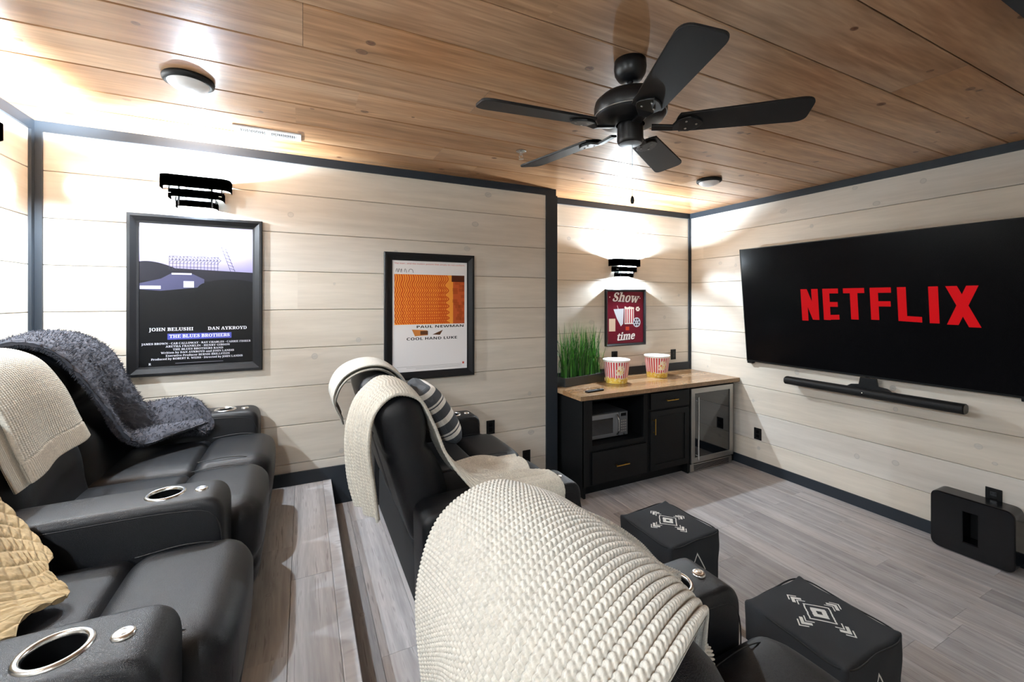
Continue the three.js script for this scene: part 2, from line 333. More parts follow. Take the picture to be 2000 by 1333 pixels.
function sconce(pos, turn, label) {
  const g = thing('wall_sconce', label, 'sconce', pos, 'three-tier black wall sconces'); g.rotation.y = turn;
  mesh('back_plate', rbox(0.12, 0.13, 0.012, 0.003, 0, -0.01, 0.006), M.blackMetal, g);
  for (const [w, h, d, y] of [[0.37, 0.075, 0.115, 0.06], [0.29, 0.05, 0.105, -0.012], [0.22, 0.04, 0.09, -0.072]]) {
    const b = mesh('band', bandGeo(w, h, d, 0.055), M.blackMetal, g); b.position.y = y;
    const l = mesh('liner', bandGeo(w, h - 0.002, d, 0.055, true), M.liner, b); l.userData.label = 'white inner face';
  }
  for (const x of [-0.085, 0.085]) mesh('bracket', join([box(0.012, 0.17, 0.004, x, -0.005, 0.08), box(0.012, 0.004, 0.082, x, -0.02, 0.041)]), M.blackMetal, g);
  mesh('baffle', box(0.275, 0.003, 0.092, 0, -0.014, 0.048), M.liner, g);   // shelf that carries the bulbs, one above it and one below
  for (const e of [-1, 1]) { mesh('end_block', box(0.008, 0.05, 0.075, e * 0.136, 0.012, 0.038), M.blackMetal, g); mesh('end_block', box(0.006, 0.03, 0.07, e * 0.103, -0.045, 0.036), M.blackMetal, g); }
  for (const [y, k] of [[0.045, 0], [-0.062, 1]]) {
    const b = mesh('bulb', lathe([[0, -0.028], [0.01, -0.028], [0.014, -0.012], [0.018, 0.006], [0.015, 0.02], [0.008, 0.028], [0, 0.03]], 20).rotateZ(Math.PI / 2), M.bulb, g); b.position.set(0, y, 0.045); b.castShadow = false;
    const p = new THREE.PointLight(LAMP, LAMP_CD[k], 0, 2); p.position.set(0, y, 0.045); p.castShadow = true; p.shadow.radius = 1; p.name = 'bulb_light'; g.add(p);
  }
  return g;
}
sconce([-0.61, 2.395, W], 0, 'black three-tier sconce above the larger dark poster');
sconce([3.11, 2.055, A], 0, 'black three-tier sconce above the red popcorn sign');
sconce([R, 2.45, -2.72], Math.PI / 2, 'black three-tier sconce on the rear wall near the corner');
sconce([R, 2.45, -0.75], Math.PI / 2, 'black three-tier sconce on the rear wall far from the corner');
sconce([-0.6, 2.395, NEAR], Math.PI, 'black three-tier sconce on the near wall facing the posters');

// ---------------------------------------------------------------- recliner rows
// one row of recliners; x to the front, floor at y = 0, z across; arms = [z centres], seats = [[z0, z1], ...]
const ARM_W = 0.2;
const evaluator = new Evaluator(); evaluator.attributes = ['position', 'normal']; evaluator.useGroups = false;
function armGeo() {
  const g = new THREE.Shape();
  g.moveTo(0.46, 0.06); g.lineTo(1.2, 0.06); g.quadraticCurveTo(1.235, 0.06, 1.235, 0.1); g.lineTo(1.235, 0.53); g.quadraticCurveTo(1.232, 0.606, 1.16, 0.606);
  g.quadraticCurveTo(0.85, 0.612, 0.52, 0.602); g.quadraticCurveTo(0.44, 0.6, 0.442, 0.53); g.lineTo(0.452, 0.1); g.quadraticCurveTo(0.452, 0.06, 0.46, 0.06);
  const e = extrude(g, ARM_W, 0.026, 10); e.deleteAttribute('uv');
  const a = new Brush(toCreasedNormals(e, 0.7)); a.updateMatrixWorld();
  const c = new Brush(new THREE.CylinderGeometry(0.0475, 0.0475, 0.2, 40)); c.position.set(1.045, 0.62, 0); c.updateMatrixWorld();
  const out = evaluator.evaluate(a, c, SUBTRACTION).geometry;
  return metreUV(out);
}
const ARM = armGeo();
const CUP_RING = lathe([[0.046, -0.004], [0.047, 0.003], [0.051, 0.006], [0.057, 0.0055], [0.0605, 0.0015], [0.061, -0.004]], 56);
const CUP = lathe([[0.047, 0.002], [0.046, -0.085], [0.044, -0.087], [0, -0.087]], 48);
const BUTTON = lathe([[0, 0.007], [0.009, 0.0068], [0.0105, 0.005], [0.012, 0.0065], [0.0185, 0.0055], [0.021, 0.002], [0.0215, -0.003]], 36);
// the seat: top pad that ends in a crease, then the footrest that rolls over the front
function seatPad(w) {
  return metreUV(puff(0.5, 0.2, w, 0.055, [30, 8, 22], (q, a, b, c) => {
    const crown = Math.max(0, 1 - c * c * c * c) * (1 - 0.5 * a * a);
    if (q.y > 0) q.y += 0.018 * crown - 0.004 * Math.exp(-((Math.abs(c) - 0.8) ** 2) / 0.0025);
    if (q.y > 0) q.y -= 0.014 * Math.exp(-((a - 1) ** 2) / 0.01);
  }));
}
function footPad(w) {
  return metreUV(puff(0.33, 0.4, w, 0.075, [24, 26, 24], (q, a, b, c) => {
    const side = 1 - c * c * c * c;
    if (q.y > 0) q.y += 0.016 * side * (1 - a * a * 0.6);
    if (a > 0) q.x += 0.03 * side * Math.max(0, a) * (0.4 + 0.6 * Math.cos((b - 0.45) * 1.5)) - 0.02 * Math.max(0, a) * Math.exp(-((b + 0.25) ** 2) / 0.006);
    const sg = Math.exp(-((Math.abs(c) - 0.78) ** 2) / 0.0012); if (q.y > 0.05 || a > 0.6) { q.y -= 0.005 * sg * (b > 0.6 ? 1 : 0); q.x -= 0.006 * sg * (a > 0.6 ? 1 : 0); }
  }));
}
const LEAN = Math.atan2(0.165, 0.56);
function backPad(w) {
  return metreUV(puff(0.2, 0.74, w, 0.085, [12, 44, 22], (q, a, b, c) => {
    const side = 1 - c * c * c * c, front = a > 0 ? a : 0;
    q.x += front * side * (0.035 * Math.exp(-((b - 0.62) ** 2) / 0.06) + 0.04 * Math.exp(-((b + 0.25) ** 2) / 0.12) - 0.03 * Math.exp(-((b - 0.26) ** 2) / 0.004));
    if (a < 0) q.x += 0.012 * Math.exp(-((b - 0.3) ** 2) / 0.002) * -a;
    q.x += 0.003 * (noise(q.y * 22 + 3, q.z * 9 + w * 10) - 0.5) * (side);
  }));
}
function recliners(name, label, pos, arms, seats, group) {
  const g = thing(name, label, 'recliner sofa', pos, group), z0 = pos[2];
  for (const z of arms) {
    const a = mesh('armrest', ARM, M.leather, g); a.position.z = z - z0;
    const r = mesh('cup_ring', CUP_RING, M.steel, a); r.position.set(1.045, 0.607, 0); r.userData.label = 'chrome cup holder ring';
    const c = mesh('cup_holder', CUP, M.cup, a); c.position.set(1.045, 0.607, 0);
    const b = mesh('button', BUTTON, M.steel, a); b.position.set(1.152, 0.606, 0.004); b.userData.label = 'round chrome recline button';
    for (const s of [-1, 1]) mesh('piping', tube([[0.5, 0.572, s * 0.0985], [0.8, 0.577, s * 0.0992], [1.1, 0.573, s * 0.0992], [1.19, 0.555, s * 0.0985], [1.222, 0.5, s * 0.0978], [1.226, 0.3, s * 0.0975], [1.226, 0.1, s * 0.097]], 0.0022, 40, 6), M.seam, a);
  }
  for (const [a, b] of seats) {
    const w = b - a - 0.006, zc = (a + b) / 2 - z0;
    const s = mesh('seat_cushion', seatPad(w), M.leather, g); s.position.set(0.765, 0.362, zc);
    const f = mesh('footrest', footPad(w), M.leather, g); f.position.set(1.145, 0.27, zc);
    for (const e of [-1, 1]) mesh('seam', tube([[-0.14, 0.207, e * w * 0.385], [0, 0.216, e * w * 0.39], [0.1, 0.194, e * w * 0.39], [0.172, 0.104, e * w * 0.39], [0.175, -0.006, e * w * 0.39]], 0.002, 24, 6), M.seam, f);
    const k = mesh('backrest', backPad(w), M.leather, g); k.position.set(0.462, 0.70, zc); k.rotation.z = LEAN;
  }
  const za = Math.min(...seats.flat()) - z0, zb = Math.max(...seats.flat()) - z0;
  mesh('base', join([rbox(0.68, 0.2, zb - za - 0.01, 0.02, 0.82, 0.16, (za + zb) / 2), rbox(0.06, 0.28, zb - za - 0.02, 0.02, 0.5, 0.2, (za + zb) / 2)]), M.under, g);
  for (const z of arms) for (const x of [0.52, 1.15]) mesh('foot', cyl(0.022, 0.018, 0.062, 16, x, 0.031, z - z0), M.blackMatte, g);
  return g;
}
const back = -1.49;   // the rear row stands this far behind the front row
recliners('recliner_sofa', 'black leather recliner row with fur and knit throws on upper platform', [back, UP, -2.2], [-3.25, -1.93, -1.165], [[-3.15, -2.59], [-2.59, -2.03], [-1.83, -1.265]]);
recliners('recliner_sofa', 'black leather recliner loveseat beside the poster wall on middle step', [0, MID, -2.5], [-3.17, -1.83], [[-3.07, -2.5], [-2.5, -1.93]]);
recliners('recliner_sofa', 'black leather recliner loveseat nearest the viewer under the large knit throw', [0, MID, -0.3], [-0.98, 0.36], [[-0.88, -0.31], [-0.31, 0.26]]);

// ---------------------------------------------------------------- throws
// cloth: f(u, v) gives the middle surface; both faces and the rim are built; bump(u, v) raises the faces
function cloth(nu, nv, f, thick, bump) {
  const P = [], e = 1e-3, du = new THREE.Vector3(), dv = new THREE.Vector3(), pos = [], idx = [], uv = [];
  const F = (u, v) => new THREE.Vector3(...f(u, v));
  for (let j = 0; j <= nv; j++) for (let i = 0; i <= nu; i++) {
    const u = i / nu, v = j / nv, p = F(u, v);
    du.copy(F(Math.min(1, u + e), v)).sub(F(Math.max(0, u - e), v)); dv.copy(F(u, Math.min(1, v + e))).sub(F(u, Math.max(0, v - e)));
    P.push([p, du.clone().cross(dv).normalize(), u, v]);
  }
  for (const s of [1, -1]) for (const [p, n, u, v] of P) {
    const edge = Math.min(1, Math.min(u, 1 - u) * nu / 2 + 0.25, Math.min(v, 1 - v) * nv / 2 + 0.25), t = s * (thick / 2 * Math.sqrt(clamp(edge)) + (bump ? bump(u, v, s) : 0));
    pos.push(p.x + n.x * t, p.y + n.y * t, p.z + n.z * t); uv.push(u, v);
  }
  const w = nu + 1, N = w * (nv + 1);
  for (let j = 0; j < nv; j++) for (let i = 0; i < nu; i++) { const a = j * w + i, b = a + 1, c = a + w, d = c + 1; idx.push(a, b, d, a, d, c, N + a, N + d, N + b, N + a, N + c, N + d); }
  const rim = (a, b) => idx.push(a, N + b, b, a, N + a, N + b);
  for (let i = 0; i < nu; i++) { rim(i + 1, i); rim(nv * w + i, nv * w + i + 1); }
  for (let j = 0; j < nv; j++) { rim(j * w, (j + 1) * w); rim((j + 1) * w + nu, j * w + nu); }
  const g = new THREE.BufferGeometry(); g.setAttribute('position', new THREE.Float32BufferAttribute(pos, 3)); g.setAttribute('uv', new THREE.Float32BufferAttribute(uv, 2)); g.setIndex(idx); g.computeVertexNormals();
  return g;
}
// smooth path through points given with their own parameter spacing (by chord length)
function path(pts) {
  const c = new THREE.CatmullRomCurve3(pts.map((p) => new THREE.Vector3(p[0], p[1], p[2] ?? 0)), false, 'centripetal'); c.arcLengthDivisions = 400;
  const n = 400, L = []; for (let i = 0; i <= n; i++) L.push(c.getPointAt(i / n));
  const get = (t) => { const k = clamp(t) * n, i = Math.min(n - 1, Math.floor(k)); return L[i].clone().lerp(L[i + 1], k - i); };
  return { get, len: c.getLength() };
}
// chunky knit: columns of V stitches separated by grooves
const knit = (cols, rows, h) => (u, v) => {
  const x = u * cols, fx = x - Math.floor(x), arm = fx < 0.5 ? -1 : 1, y = v * rows + Math.abs(fx - 0.5) * 1.1, fy = y - Math.floor(y);
  const col = Math.pow(Math.abs(Math.sin(Math.PI * fx * 1)), 0.6), half = 0.72 + 0.28 * Math.pow(Math.abs(Math.cos(Math.PI * fx)), 0.3);
  return h * (col * (0.45 + 0.55 * Math.pow(Math.abs(Math.sin(Math.PI * fy)), 0.8)) * half - 0.5);
};
const rib = (cols, rows, h) => (u, v) => { const fx = u * cols % 1, fy = (v * rows + (Math.floor(u * cols) % 2) * 0.5) % 1; return h * (Math.pow(Math.sin(Math.PI * fx), 0.7) * (0.6 + 0.4 * Math.sin(Math.PI * fy)) - 0.5); };

// front seat nearest the viewer: thick knit throw laid over the backrest and down to the armrest
{
  const near = path([[0.30, 0.45, -0.25], [0.225, 0.72, -0.27], [0.20, 0.93, -0.29], [0.245, 1.055, -0.30], [0.36, 1.105, -0.33], [0.47, 1.075, -0.39], [0.56, 1.0, -0.46], [0.65, 0.88, -0.54], [0.74, 0.73, -0.62], [0.82, 0.61, -0.68], [0.90, 0.545, -0.73]]);
  const far = path([[0.27, 0.40, -0.93], [0.235, 0.70, -0.90], [0.225, 0.92, -0.885], [0.265, 1.04, -0.87], [0.37, 1.085, -0.87], [0.50, 1.035, -0.88], [0.62, 0.945, -0.90], [0.74, 0.855, -0.93], [0.84, 0.765, -0.94], [0.92, 0.68, -0.945], [0.99, 0.64, -0.93]]);
  const f = (u, v) => {
    const a = near.get(v), b = far.get(v), p = a.lerp(b, u), t = sstep(0.5, 0.95, v);
    p.y += 0.03 * Math.sin(Math.PI * u) * (1 - t) + 0.04 * t * Math.sin(u * Math.PI * 2.6 + 0.5) * (0.4 + 0.6 * u);
    p.x += 0.012 * Math.sin(u * 9 + v * 4) * (1 - sstep(0.2, 0.4, v)) + t * 0.03 * Math.sin(u * 7.5);
    return [p.x, p.y + MID, p.z];
  };
  const m = mesh('knit_throw', cloth(245, 860, f, 0.014, knit(35, 172, 0.0105)), M.cream);
  tag(m, 'chunky cream knit throw over the recliner nearest the viewer', 'throw');
}
// middle seat: finer knit throw over the backrest, down the front, across seat and armrest
{
  const near = path([[0.29, 0.52, -1.93], [0.272, 0.67, -1.922], [0.25, 0.86, -1.918], [0.275, 0.995, -1.925], [0.365, 1.065, -1.945], [0.48, 1.035, -1.965], [0.56, 0.90, -1.99], [0.625, 0.74, -1.985], [0.69, 0.66, -1.96]]);
  const far = path([[0.235, 0.47, -2.28], [0.2, 0.62, -2.33], [0.205, 0.86, -2.37], [0.27, 1.01, -2.40], [0.37, 1.075, -2.41], [0.49, 1.04, -2.40], [0.57, 0.90, -2.37], [0.65, 0.72, -2.34], [0.73, 0.56, -2.33]]);
  // where it lies: down over the outside of the armrest, across its top, down to the seat
  const lie = path([[0, 0.50, -1.708], [0, 0.60, -1.716], [0, 0.636, -1.76], [0, 0.636, -1.89], [0, 0.605, -1.945], [0, 0.55, -1.975], [0, 0.525, -2.05], [0, 0.53, -2.22], [0, 0.525, -2.42]]);
  const f = (u, v) => {
    const a = near.get(Math.min(1, v / 0.66)).lerp(far.get(Math.min(1, v / 0.66)), u), t = sstep(0.58, 0.76, v), l = lie.get(u), x = lerp(0.70 + 0.03 * u, 1.10 + 0.1 * sstep(0.55, 0.8, u), (v - 0.6) / 0.4);
    const fold = 0.016 * Math.sin(u * 21 + v * 9) + 0.014 * Math.sin(u * 9 - v * 17);
    a.lerp(l.clone().setX(x), t);
    a.y += 0.012 * Math.sin(u * Math.PI) * (1 - t) + t * Math.max(-0.008, fold) * sstep(0.12, 0.3, u) + 0.05 * t * Math.exp(-((u - 0.62) ** 2) / 0.01) * (1 - sstep(0.7, 1, v));
    a.x += 0.016 * Math.sin(u * 14) * (1 - sstep(0.25, 0.4, v)) + 0.02 * t * Math.sin(u * 13);
    return [a.x, a.y + MID, a.z];
  };
  const m = mesh('knit_throw', cloth(180, 600, f, 0.012, knit(26, 120, 0.006)), M.creamTight);
  tag(m, 'cream knit throw trailing from the middle backrest across its seat and armrest', 'throw');
}
// far front seat: folded throw over the top of the backrest
{
  const near = path([[0.20, 0.80, -2.62], [0.155, 0.93, -2.61], [0.20, 1.04, -2.60], [0.30, 1.10, -2.59], [0.42, 1.105, -2.58], [0.52, 1.04, -2.58], [0.575, 0.93, -2.58], [0.60, 0.83, -2.58]]);
  const f = (u, v) => { const p = near.get(v); return [p.x + 0.004 * Math.sin(u * 20), p.y + MID + 0.012 * Math.sin(u * Math.PI), p.z - u * 0.36 - 0.02 * Math.sin(v * 4)]; };
  const f2 = (u, v) => { const p = near.get(v * 0.97); const k = near.get(0.5); return [p.x + (k.x - p.x) * 0.06, p.y + MID - 0.024, p.z - 0.012 - u * 0.345]; };
  const g = join([cloth(80, 200, f, 0.012, rib(34, 90, 0.004)), cloth(60, 160, f2, 0.012, rib(34, 90, 0.003))]);
  tag(mesh('knit_throw', g, M.cream), 'folded ribbed cream throw over the backrest next to the poster wall', 'throw');
}
// rear row, middle seat: knit throw with a ribbed hem
{
  const near = path([[-1.30, 0.72, 0], [-1.285, 0.95, 0], [-1.24, 1.06, 0], [-1.13, 1.10, 0], [-1.02, 1.06, 0], [-0.94, 0.94, 0], [-0.89, 0.80, 0], [-0.855, 0.705, 0]]);
  const f = (u, v) => { const p = near.get(v), sag = 0.012 * Math.sin(u * 8 + 1) * sstep(0.6, 1, v); return [p.x + sag + 0.01 * Math.sin(u * Math.PI) * sstep(0.4, 0.7, v), p.y + UP + 0.008 * Math.sin(u * Math.PI) - 0.035 * (1 - u) * sstep(0.7, 1, v), -2.06 - u * 0.45]; };
  const kn = knit(36, 130, 0.007), hem = (u, v) => 0.006 * (Math.pow(Math.abs(Math.sin(u * 46 * Math.PI)), 0.7) - 0.5);
  const m = mesh('knit_throw', cloth(276, 420, f, 0.014, (u, v) => { const t = sstep(0.925, 0.93, v); return kn(u, v) * (1 - t) + hem(u, v) * t - 0.003 * Math.exp(-((v - 0.926) ** 2) / 0.00001); }), M.creamTight);
  tag(m, 'cream knit throw with ribbed hem over a rear backrest beside the grey fur throw', 'throw');
  const f2 = (u, v) => { const q = f(u * 0.34 - 0.02, v * 0.99); return [q[0] - 0.004 - 0.014 * sstep(0.5, 0.8, v), q[1] - 0.026, q[2] + 0.03]; };
  const l = mesh('under_fold', cloth(90, 260, f2, 0.01, rib(24, 120, 0.004)), M.creamTight, m); l.userData.label = 'lower folded layer';
}
// rear row, far seat: dark fur throw that slides down onto the seat
{
  const near = path([[-1.25, 1.0, -2.56], [-1.2, 1.085, -2.56], [-1.1, 1.12, -2.575], [-1.0, 1.075, -2.60], [-0.92, 0.94, -2.64], [-0.865, 0.78, -2.68], [-0.82, 0.62, -2.74], [-0.755, 0.525, -2.83], [-0.65, 0.51, -2.93], [-0.52, 0.512, -3.03]]);
  const far = path([[-1.26, 1.0, -3.02], [-1.2, 1.08, -3.05], [-1.08, 1.115, -3.06], [-0.97, 1.04, -3.09], [-0.89, 0.90, -3.11], [-0.84, 0.78, -3.15], [-0.79, 0.66, -3.20], [-0.70, 0.635, -3.25], [-0.60, 0.632, -3.28], [-0.53, 0.60, -3.24]]);
  const f = (u, v) => {
    const p = near.get(v).lerp(far.get(v), u), t = sstep(0.3, 0.7, v);
    p.x += 0.04 * t * Math.sin(u * 9.5 + 0.6 + v * 2); p.y += 0.03 * Math.sin(u * Math.PI) * (1 - t) + sstep(0.6, 0.85, v) * (0.02 + 0.06 * Math.sin(u * 8.2 + 4.4 + v * 3));
    return [p.x, p.y + UP, p.z];
  };
  const g = cloth(110, 220, f, 0.024, (u, v) => 0.012 * (fbm(u * 26, v * 54, 3) - 0.5));
  const m = tag(mesh('fur_throw', g, M.fur), 'dark grey fluffy throw sliding down the rear recliner beside the large poster', 'throw');
  // pile: short curled tufts rooted all over the throw
  const n = 70000, tuft = new THREE.ConeGeometry(0.0019, 0.015, 3, 1).translate(0, 0.006, 0), inst = new THREE.InstancedMesh(tuft, M.fur, n), p = g.attributes.position, nn = g.attributes.normal, mt = new THREE.Matrix4(), q = new THREE.Quaternion(), upv = new THREE.Vector3(0, 1, 0), d = new THREE.Vector3(), c = new THREE.Color();
  for (let i = 0; i < n; i++) {
    const k = Math.floor(rnd() * p.count * (rnd() < 0.85 ? 0.5 : 1)); d.set(nn.getX(k) + rr(-0.75, 0.75), nn.getY(k) + rr(-0.85, 0.45), nn.getZ(k) + rr(-0.75, 0.75)).normalize(); q.setFromUnitVectors(upv, d);
    const s = rr(0.7, 1.35); mt.compose(new THREE.Vector3(p.getX(k) + rr(-0.003, 0.003), p.getY(k), p.getZ(k) + rr(-0.003, 0.003)), q, new THREE.Vector3(s, s, s)); inst.setMatrixAt(i, mt);
    c.setScalar(rr(0.7, 1.5)); inst.setColorAt(i, c);
  }
  inst.name = 'pile'; inst.userData.kind = 'stuff'; inst.castShadow = inst.receiveShadow = true; m.add(inst);
}
// rear row, near seat: quilted throw from the backrest onto the seat
{
  const near = path([[-1.28, 0.9, -1.24], [-1.23, 1.05, -1.24], [-1.12, 1.1, -1.25], [-1.0, 1.05, -1.27], [-0.92, 0.9, -1.3], [-0.865, 0.72, -1.33], [-0.80, 0.57, -1.36], [-0.72, 0.51, -1.4], [-0.62, 0.50, -1.44]]);
  const far = path([[-1.28, 0.9, -1.82], [-1.23, 1.05, -1.84], [-1.12, 1.1, -1.86], [-1.0, 1.05, -1.88], [-0.92, 0.9, -1.88], [-0.87, 0.76, -1.87], [-0.81, 0.675, -1.85], [-0.745, 0.61, -1.80], [-0.665, 0.55, -1.71]]);
  const f = (u, v) => { const p = near.get(v).lerp(far.get(v), u), t = sstep(0.45, 0.9, v); p.y += 0.02 * t * Math.sin(u * 7 + 1) * Math.sin(Math.PI * u); p.x += 0.02 * t * Math.sin(u * 10 + v * 3) + 0.05 * t * Math.sin(Math.PI * u); return [p.x, p.y + UP, p.z]; };
  const q = (u, v) => { const a = Math.abs(((u * 9 + v * 17) % 1 + 1) % 1 - 0.5), b = Math.abs(((u * 9 - v * 17) % 1 + 1) % 1 - 0.5); const d = Math.min(0.5 - a, 0.5 - b); return 0.0065 * Math.pow(clamp(d * 3.6), 0.5) + 0.005 * (fbm(u * 40, v * 70, 3) - 0.5) - 0.003; };
  tag(mesh('quilt', cloth(200, 340, f, 0.012, q), M.quilt), 'beige diamond-quilted blanket over the near rear recliner', 'blanket');
}
// striped cushion on the far front seat
{
  const tex = canvasTexture(512, 512, (x, w, h) => {
    x.fillStyle = '#43474c'; x.fillRect(0, 0, w, h); x.fillStyle = '#e9e6dd';
    for (const [a, b] of [[0.05, 0.13], [0.27, 0.30], [0.32, 0.39], [0.53, 0.62], [0.76, 0.79], [0.81, 0.87]]) x.fillRect(0, a * h, w, (b - a) * h);
    x.globalAlpha = 0.10; for (let i = 0; i < h; i += 4) { x.fillStyle = i % 8 ? '#000' : '#fff'; x.fillRect(0, i, w, 1); x.fillRect(i, 0, 1, h); }
  });
  const g = puff(0.43, 0.45, 0.17, 0.06, [28, 28, 8], (q, a, b, c) => { const e = Math.max(0, 1 - a * a * a * a) * Math.max(0, 1 - b * b * b * b); q.z *= 0.45 + 0.65 * e; q.x *= 1 - 0.05 * (1 - b * b); q.y *= 1 - 0.05 * (1 - a * a); });
  const p = g.attributes.position, uv = new Float32Array(p.count * 2); for (let i = 0; i < p.count; i++) { uv[2 * i] = p.getX(i) / 0.43 + 0.5; uv[2 * i + 1] = p.getY(i) / 0.43 + 0.5; } g.setAttribute('uv', new THREE.BufferAttribute(uv, 2));
  const m = mesh('cushion', g, std({ map: tex, roughness: 0.95 })); m.position.set(0.79, MID + 0.755, -2.815); m.quaternion.setFromEuler(new THREE.Euler(0, 0, 0.57)).multiply(new THREE.Quaternion().setFromEuler(new THREE.Euler(0, Math.PI / 2, 0)));
  tag(m, 'charcoal cushion with cream stripes leaning in the front loveseat', 'cushion');
}

// ---------------------------------------------------------------- posters
function framed(name, label, category, cx, cy, z, w, h, bw, depth, tex, group) {
  const g = thing(name, label, category, [cx, cy - h / 2, z], group);
  const bar = (L, wd) => { const pr = [[0, 0], [wd, 0], [wd, depth * 0.55], [wd * 0.8, depth * 0.62], [wd * 0.3, depth], [0.004, depth], [0, depth - 0.004]]; const sh = new THREE.Shape(pr.map((p) => new THREE.Vector2(...p))); const e = new THREE.ExtrudeGeometry(sh, { depth: L, bevelEnabled: false });
    const p = e.attributes.position; for (let i = 0; i < p.count; i++) { const q = p.getX(i), t = p.getZ(i) / L; p.setZ(i, lerp(q, L - q, t)); } e.computeVertexNormals(); return e; };
  // along each side of the frame, mitred: x of the profile runs inwards, z along the bar
  const B = (L, ax, ay, ix, iy, px, py) => { const e = bar(L, bw); const X = new THREE.Vector3(ix, iy, 0), Y = new THREE.Vector3(0, 0, 1), Z = new THREE.Vector3(ax, ay, 0); e.applyMatrix4(new THREE.Matrix4().makeBasis(X, Y, Z)).translate(px, py, 0); if (X.clone().cross(Y).dot(Z) < 0) { const a = e.index ? e.toNonIndexed() : e, p = a.attributes.position.array; for (let i = 0; i < p.length; i += 9) for (let k = 0; k < 3; k++) { const t = p[i + 3 + k]; p[i + 3 + k] = p[i + 6 + k]; p[i + 6 + k] = t; } a.computeVertexNormals(); return a; } return e; };
  mesh('frame_bar', B(w, 1, 0, 0, 1, -w / 2, 0), M.frame, g); mesh('frame_bar', B(w, 1, 0, 0, -1, -w / 2, h), M.frame, g);
  mesh('frame_bar', B(h, 0, 1, 1, 0, -w / 2, 0), M.frame, g); mesh('frame_bar', B(h, 0, 1, -1, 0, w / 2, 0), M.frame, g);
  mesh('backing', box(w - 0.01, h - 0.01, 0.006, 0, h / 2, 0.004), M.blackMatte, g);
  const pr = mesh('print', new THREE.PlaneGeometry(w - 2 * bw + 0.006, h - 2 * bw + 0.006).translate(0, h / 2, depth * 0.4), phys({ map: tex, roughness: 0.45, specularIntensity: 0.35 }), g); pr.userData.label = 'printed sheet';
  return g;
}
const fit = (x, text, cx, y, width, font, size) => { x.textAlign = 'center'; x.font = font.replace('#', size); const k = Math.min(3, width / x.measureText(text).width); x.save(); x.translate(cx, y); x.scale(k, 1); x.fillText(text, 0, 0); x.restore(); };
const poster1 = canvasTexture(1024, 1480, (x, w, h) => {
  const band = [['#d3cfe2', 0], ['#c6c1d8', 0.13], ['#aca6c6', 0.2], ['#928cae', 0.27], ['#7a7594', 0.34]];
  const sky = x.createLinearGradient(0, 0, 0, h); for (const [c, t] of band) sky.addColorStop(t, c); x.fillStyle = sky; x.fillRect(0, 0, w, h * 0.4);
  x.fillStyle = '#07070a'; x.fillRect(0, h * 0.34, w, h);
  // a plain dark industrial skyline and slope
  x.fillStyle = '#17161e'; x.beginPath(); x.moveTo(0, h * 0.27); x.quadraticCurveTo(w * 0.12, h * 0.25, w * 0.3, h * 0.31); x.lineTo(w, h * 0.33); x.lineTo(w, h * 0.4); x.lineTo(0, h * 0.4); x.fill();
  x.strokeStyle = '#2c2a38'; x.lineWidth = 4;
  for (let i = 0; i < 15; i++) { const a = w * (0.25 + i * 0.03); x.beginPath(); x.moveTo(a, h * 0.32); x.lineTo(a, h * (0.22 + 0.012 * hash(i, 3))); x.stroke(); x.beginPath(); x.moveTo(a, h * 0.225); x.lineTo(a + w * 0.03, h * 0.25); x.moveTo(a, h * 0.27); x.lineTo(a + w * 0.03, h * 0.245); x.stroke(); }
  for (const y of [0.225, 0.25, 0.275, 0.3]) { x.beginPath(); x.moveTo(w * 0.25, h * y); x.lineTo(w * 0.68, h * y); x.stroke(); }
  x.beginPath(); x.moveTo(w * 0.70, h * 0.14); x.lineTo(w * 0.79, h * 0.33); x.moveTo(w * 0.74, h * 0.16); x.lineTo(w * 0.83, h * 0.33); for (let i = 0; i < 7; i++) { x.moveTo(w * (0.70 + i * 0.0125), h * (0.15 + i * 0.025)); x.lineTo(w * (0.755 + i * 0.0125), h * (0.165 + i * 0.025)); } x.stroke();
  // a plain saloon car in two tones and broad dark shapes
  x.fillStyle = '#3c3d57'; x.beginPath(); x.moveTo(0, h * 0.42); x.lineTo(w * 0.18, h * 0.385); x.lineTo(w * 0.27, h * 0.345); x.lineTo(w * 0.44, h * 0.345); x.lineTo(w * 0.55, h * 0.385); x.lineTo(w * 0.55, h * 0.44); x.lineTo(w * 0.18, h * 0.47); x.lineTo(0, h * 0.46); x.fill();
  x.fillStyle = '#b9b7cf'; x.fillRect(w * 0.27, h * 0.343, w * 0.17, h * 0.012); x.fillRect(w * 0.37, h * 0.40, w * 0.09, h * 0.045); x.fillRect(w * 0.01, h * 0.435, w * 0.17, h * 0.022);
  x.fillStyle = '#040406'; x.beginPath(); x.moveTo(w * 0.4, h * 0.7); x.quadraticCurveTo(w * 0.44, h * 0.42, w * 0.56, h * 0.41); x.quadraticCurveTo(w * 0.75, h * 0.36, w, h * 0.40); x.lineTo(w, h * 0.75); x.fill(); x.fillRect(0, h * 0.48, w, h);
  x.fillStyle = '#e8e6ef'; 
  fit(x, "They'll never get caught.", w * 0.52, h * 0.038, w * 0.40, '#px serif', 30); x.fillStyle = '#4b4a5c'; fit(x, "They'll never get caught.", w * 0.52, h * 0.034, w * 0.40, '#px serif', 32); fit(x, "They're on a mission from God.", w * 0.52, h * 0.064, w * 0.50, '#px serif', 34);
  x.fillStyle = '#f1f0f6'; fit(x, 'JOHN BELUSHI', w * 0.27, h * 0.75, w * 0.37, 'bold #px serif', 46); fit(x, 'DAN AYKROYD', w * 0.76, h * 0.75, w * 0.36, 'bold #px serif', 46);
  x.fillStyle = '#4a4fa3'; x.fillRect(w * 0.235, h * 0.77, w * 0.56, h * 0.042); x.fillStyle = '#f4f3fb'; fit(x, 'THE BLUES BROTHERS', w * 0.515, h * 0.8, w * 0.53, 'bold #px serif', 46);
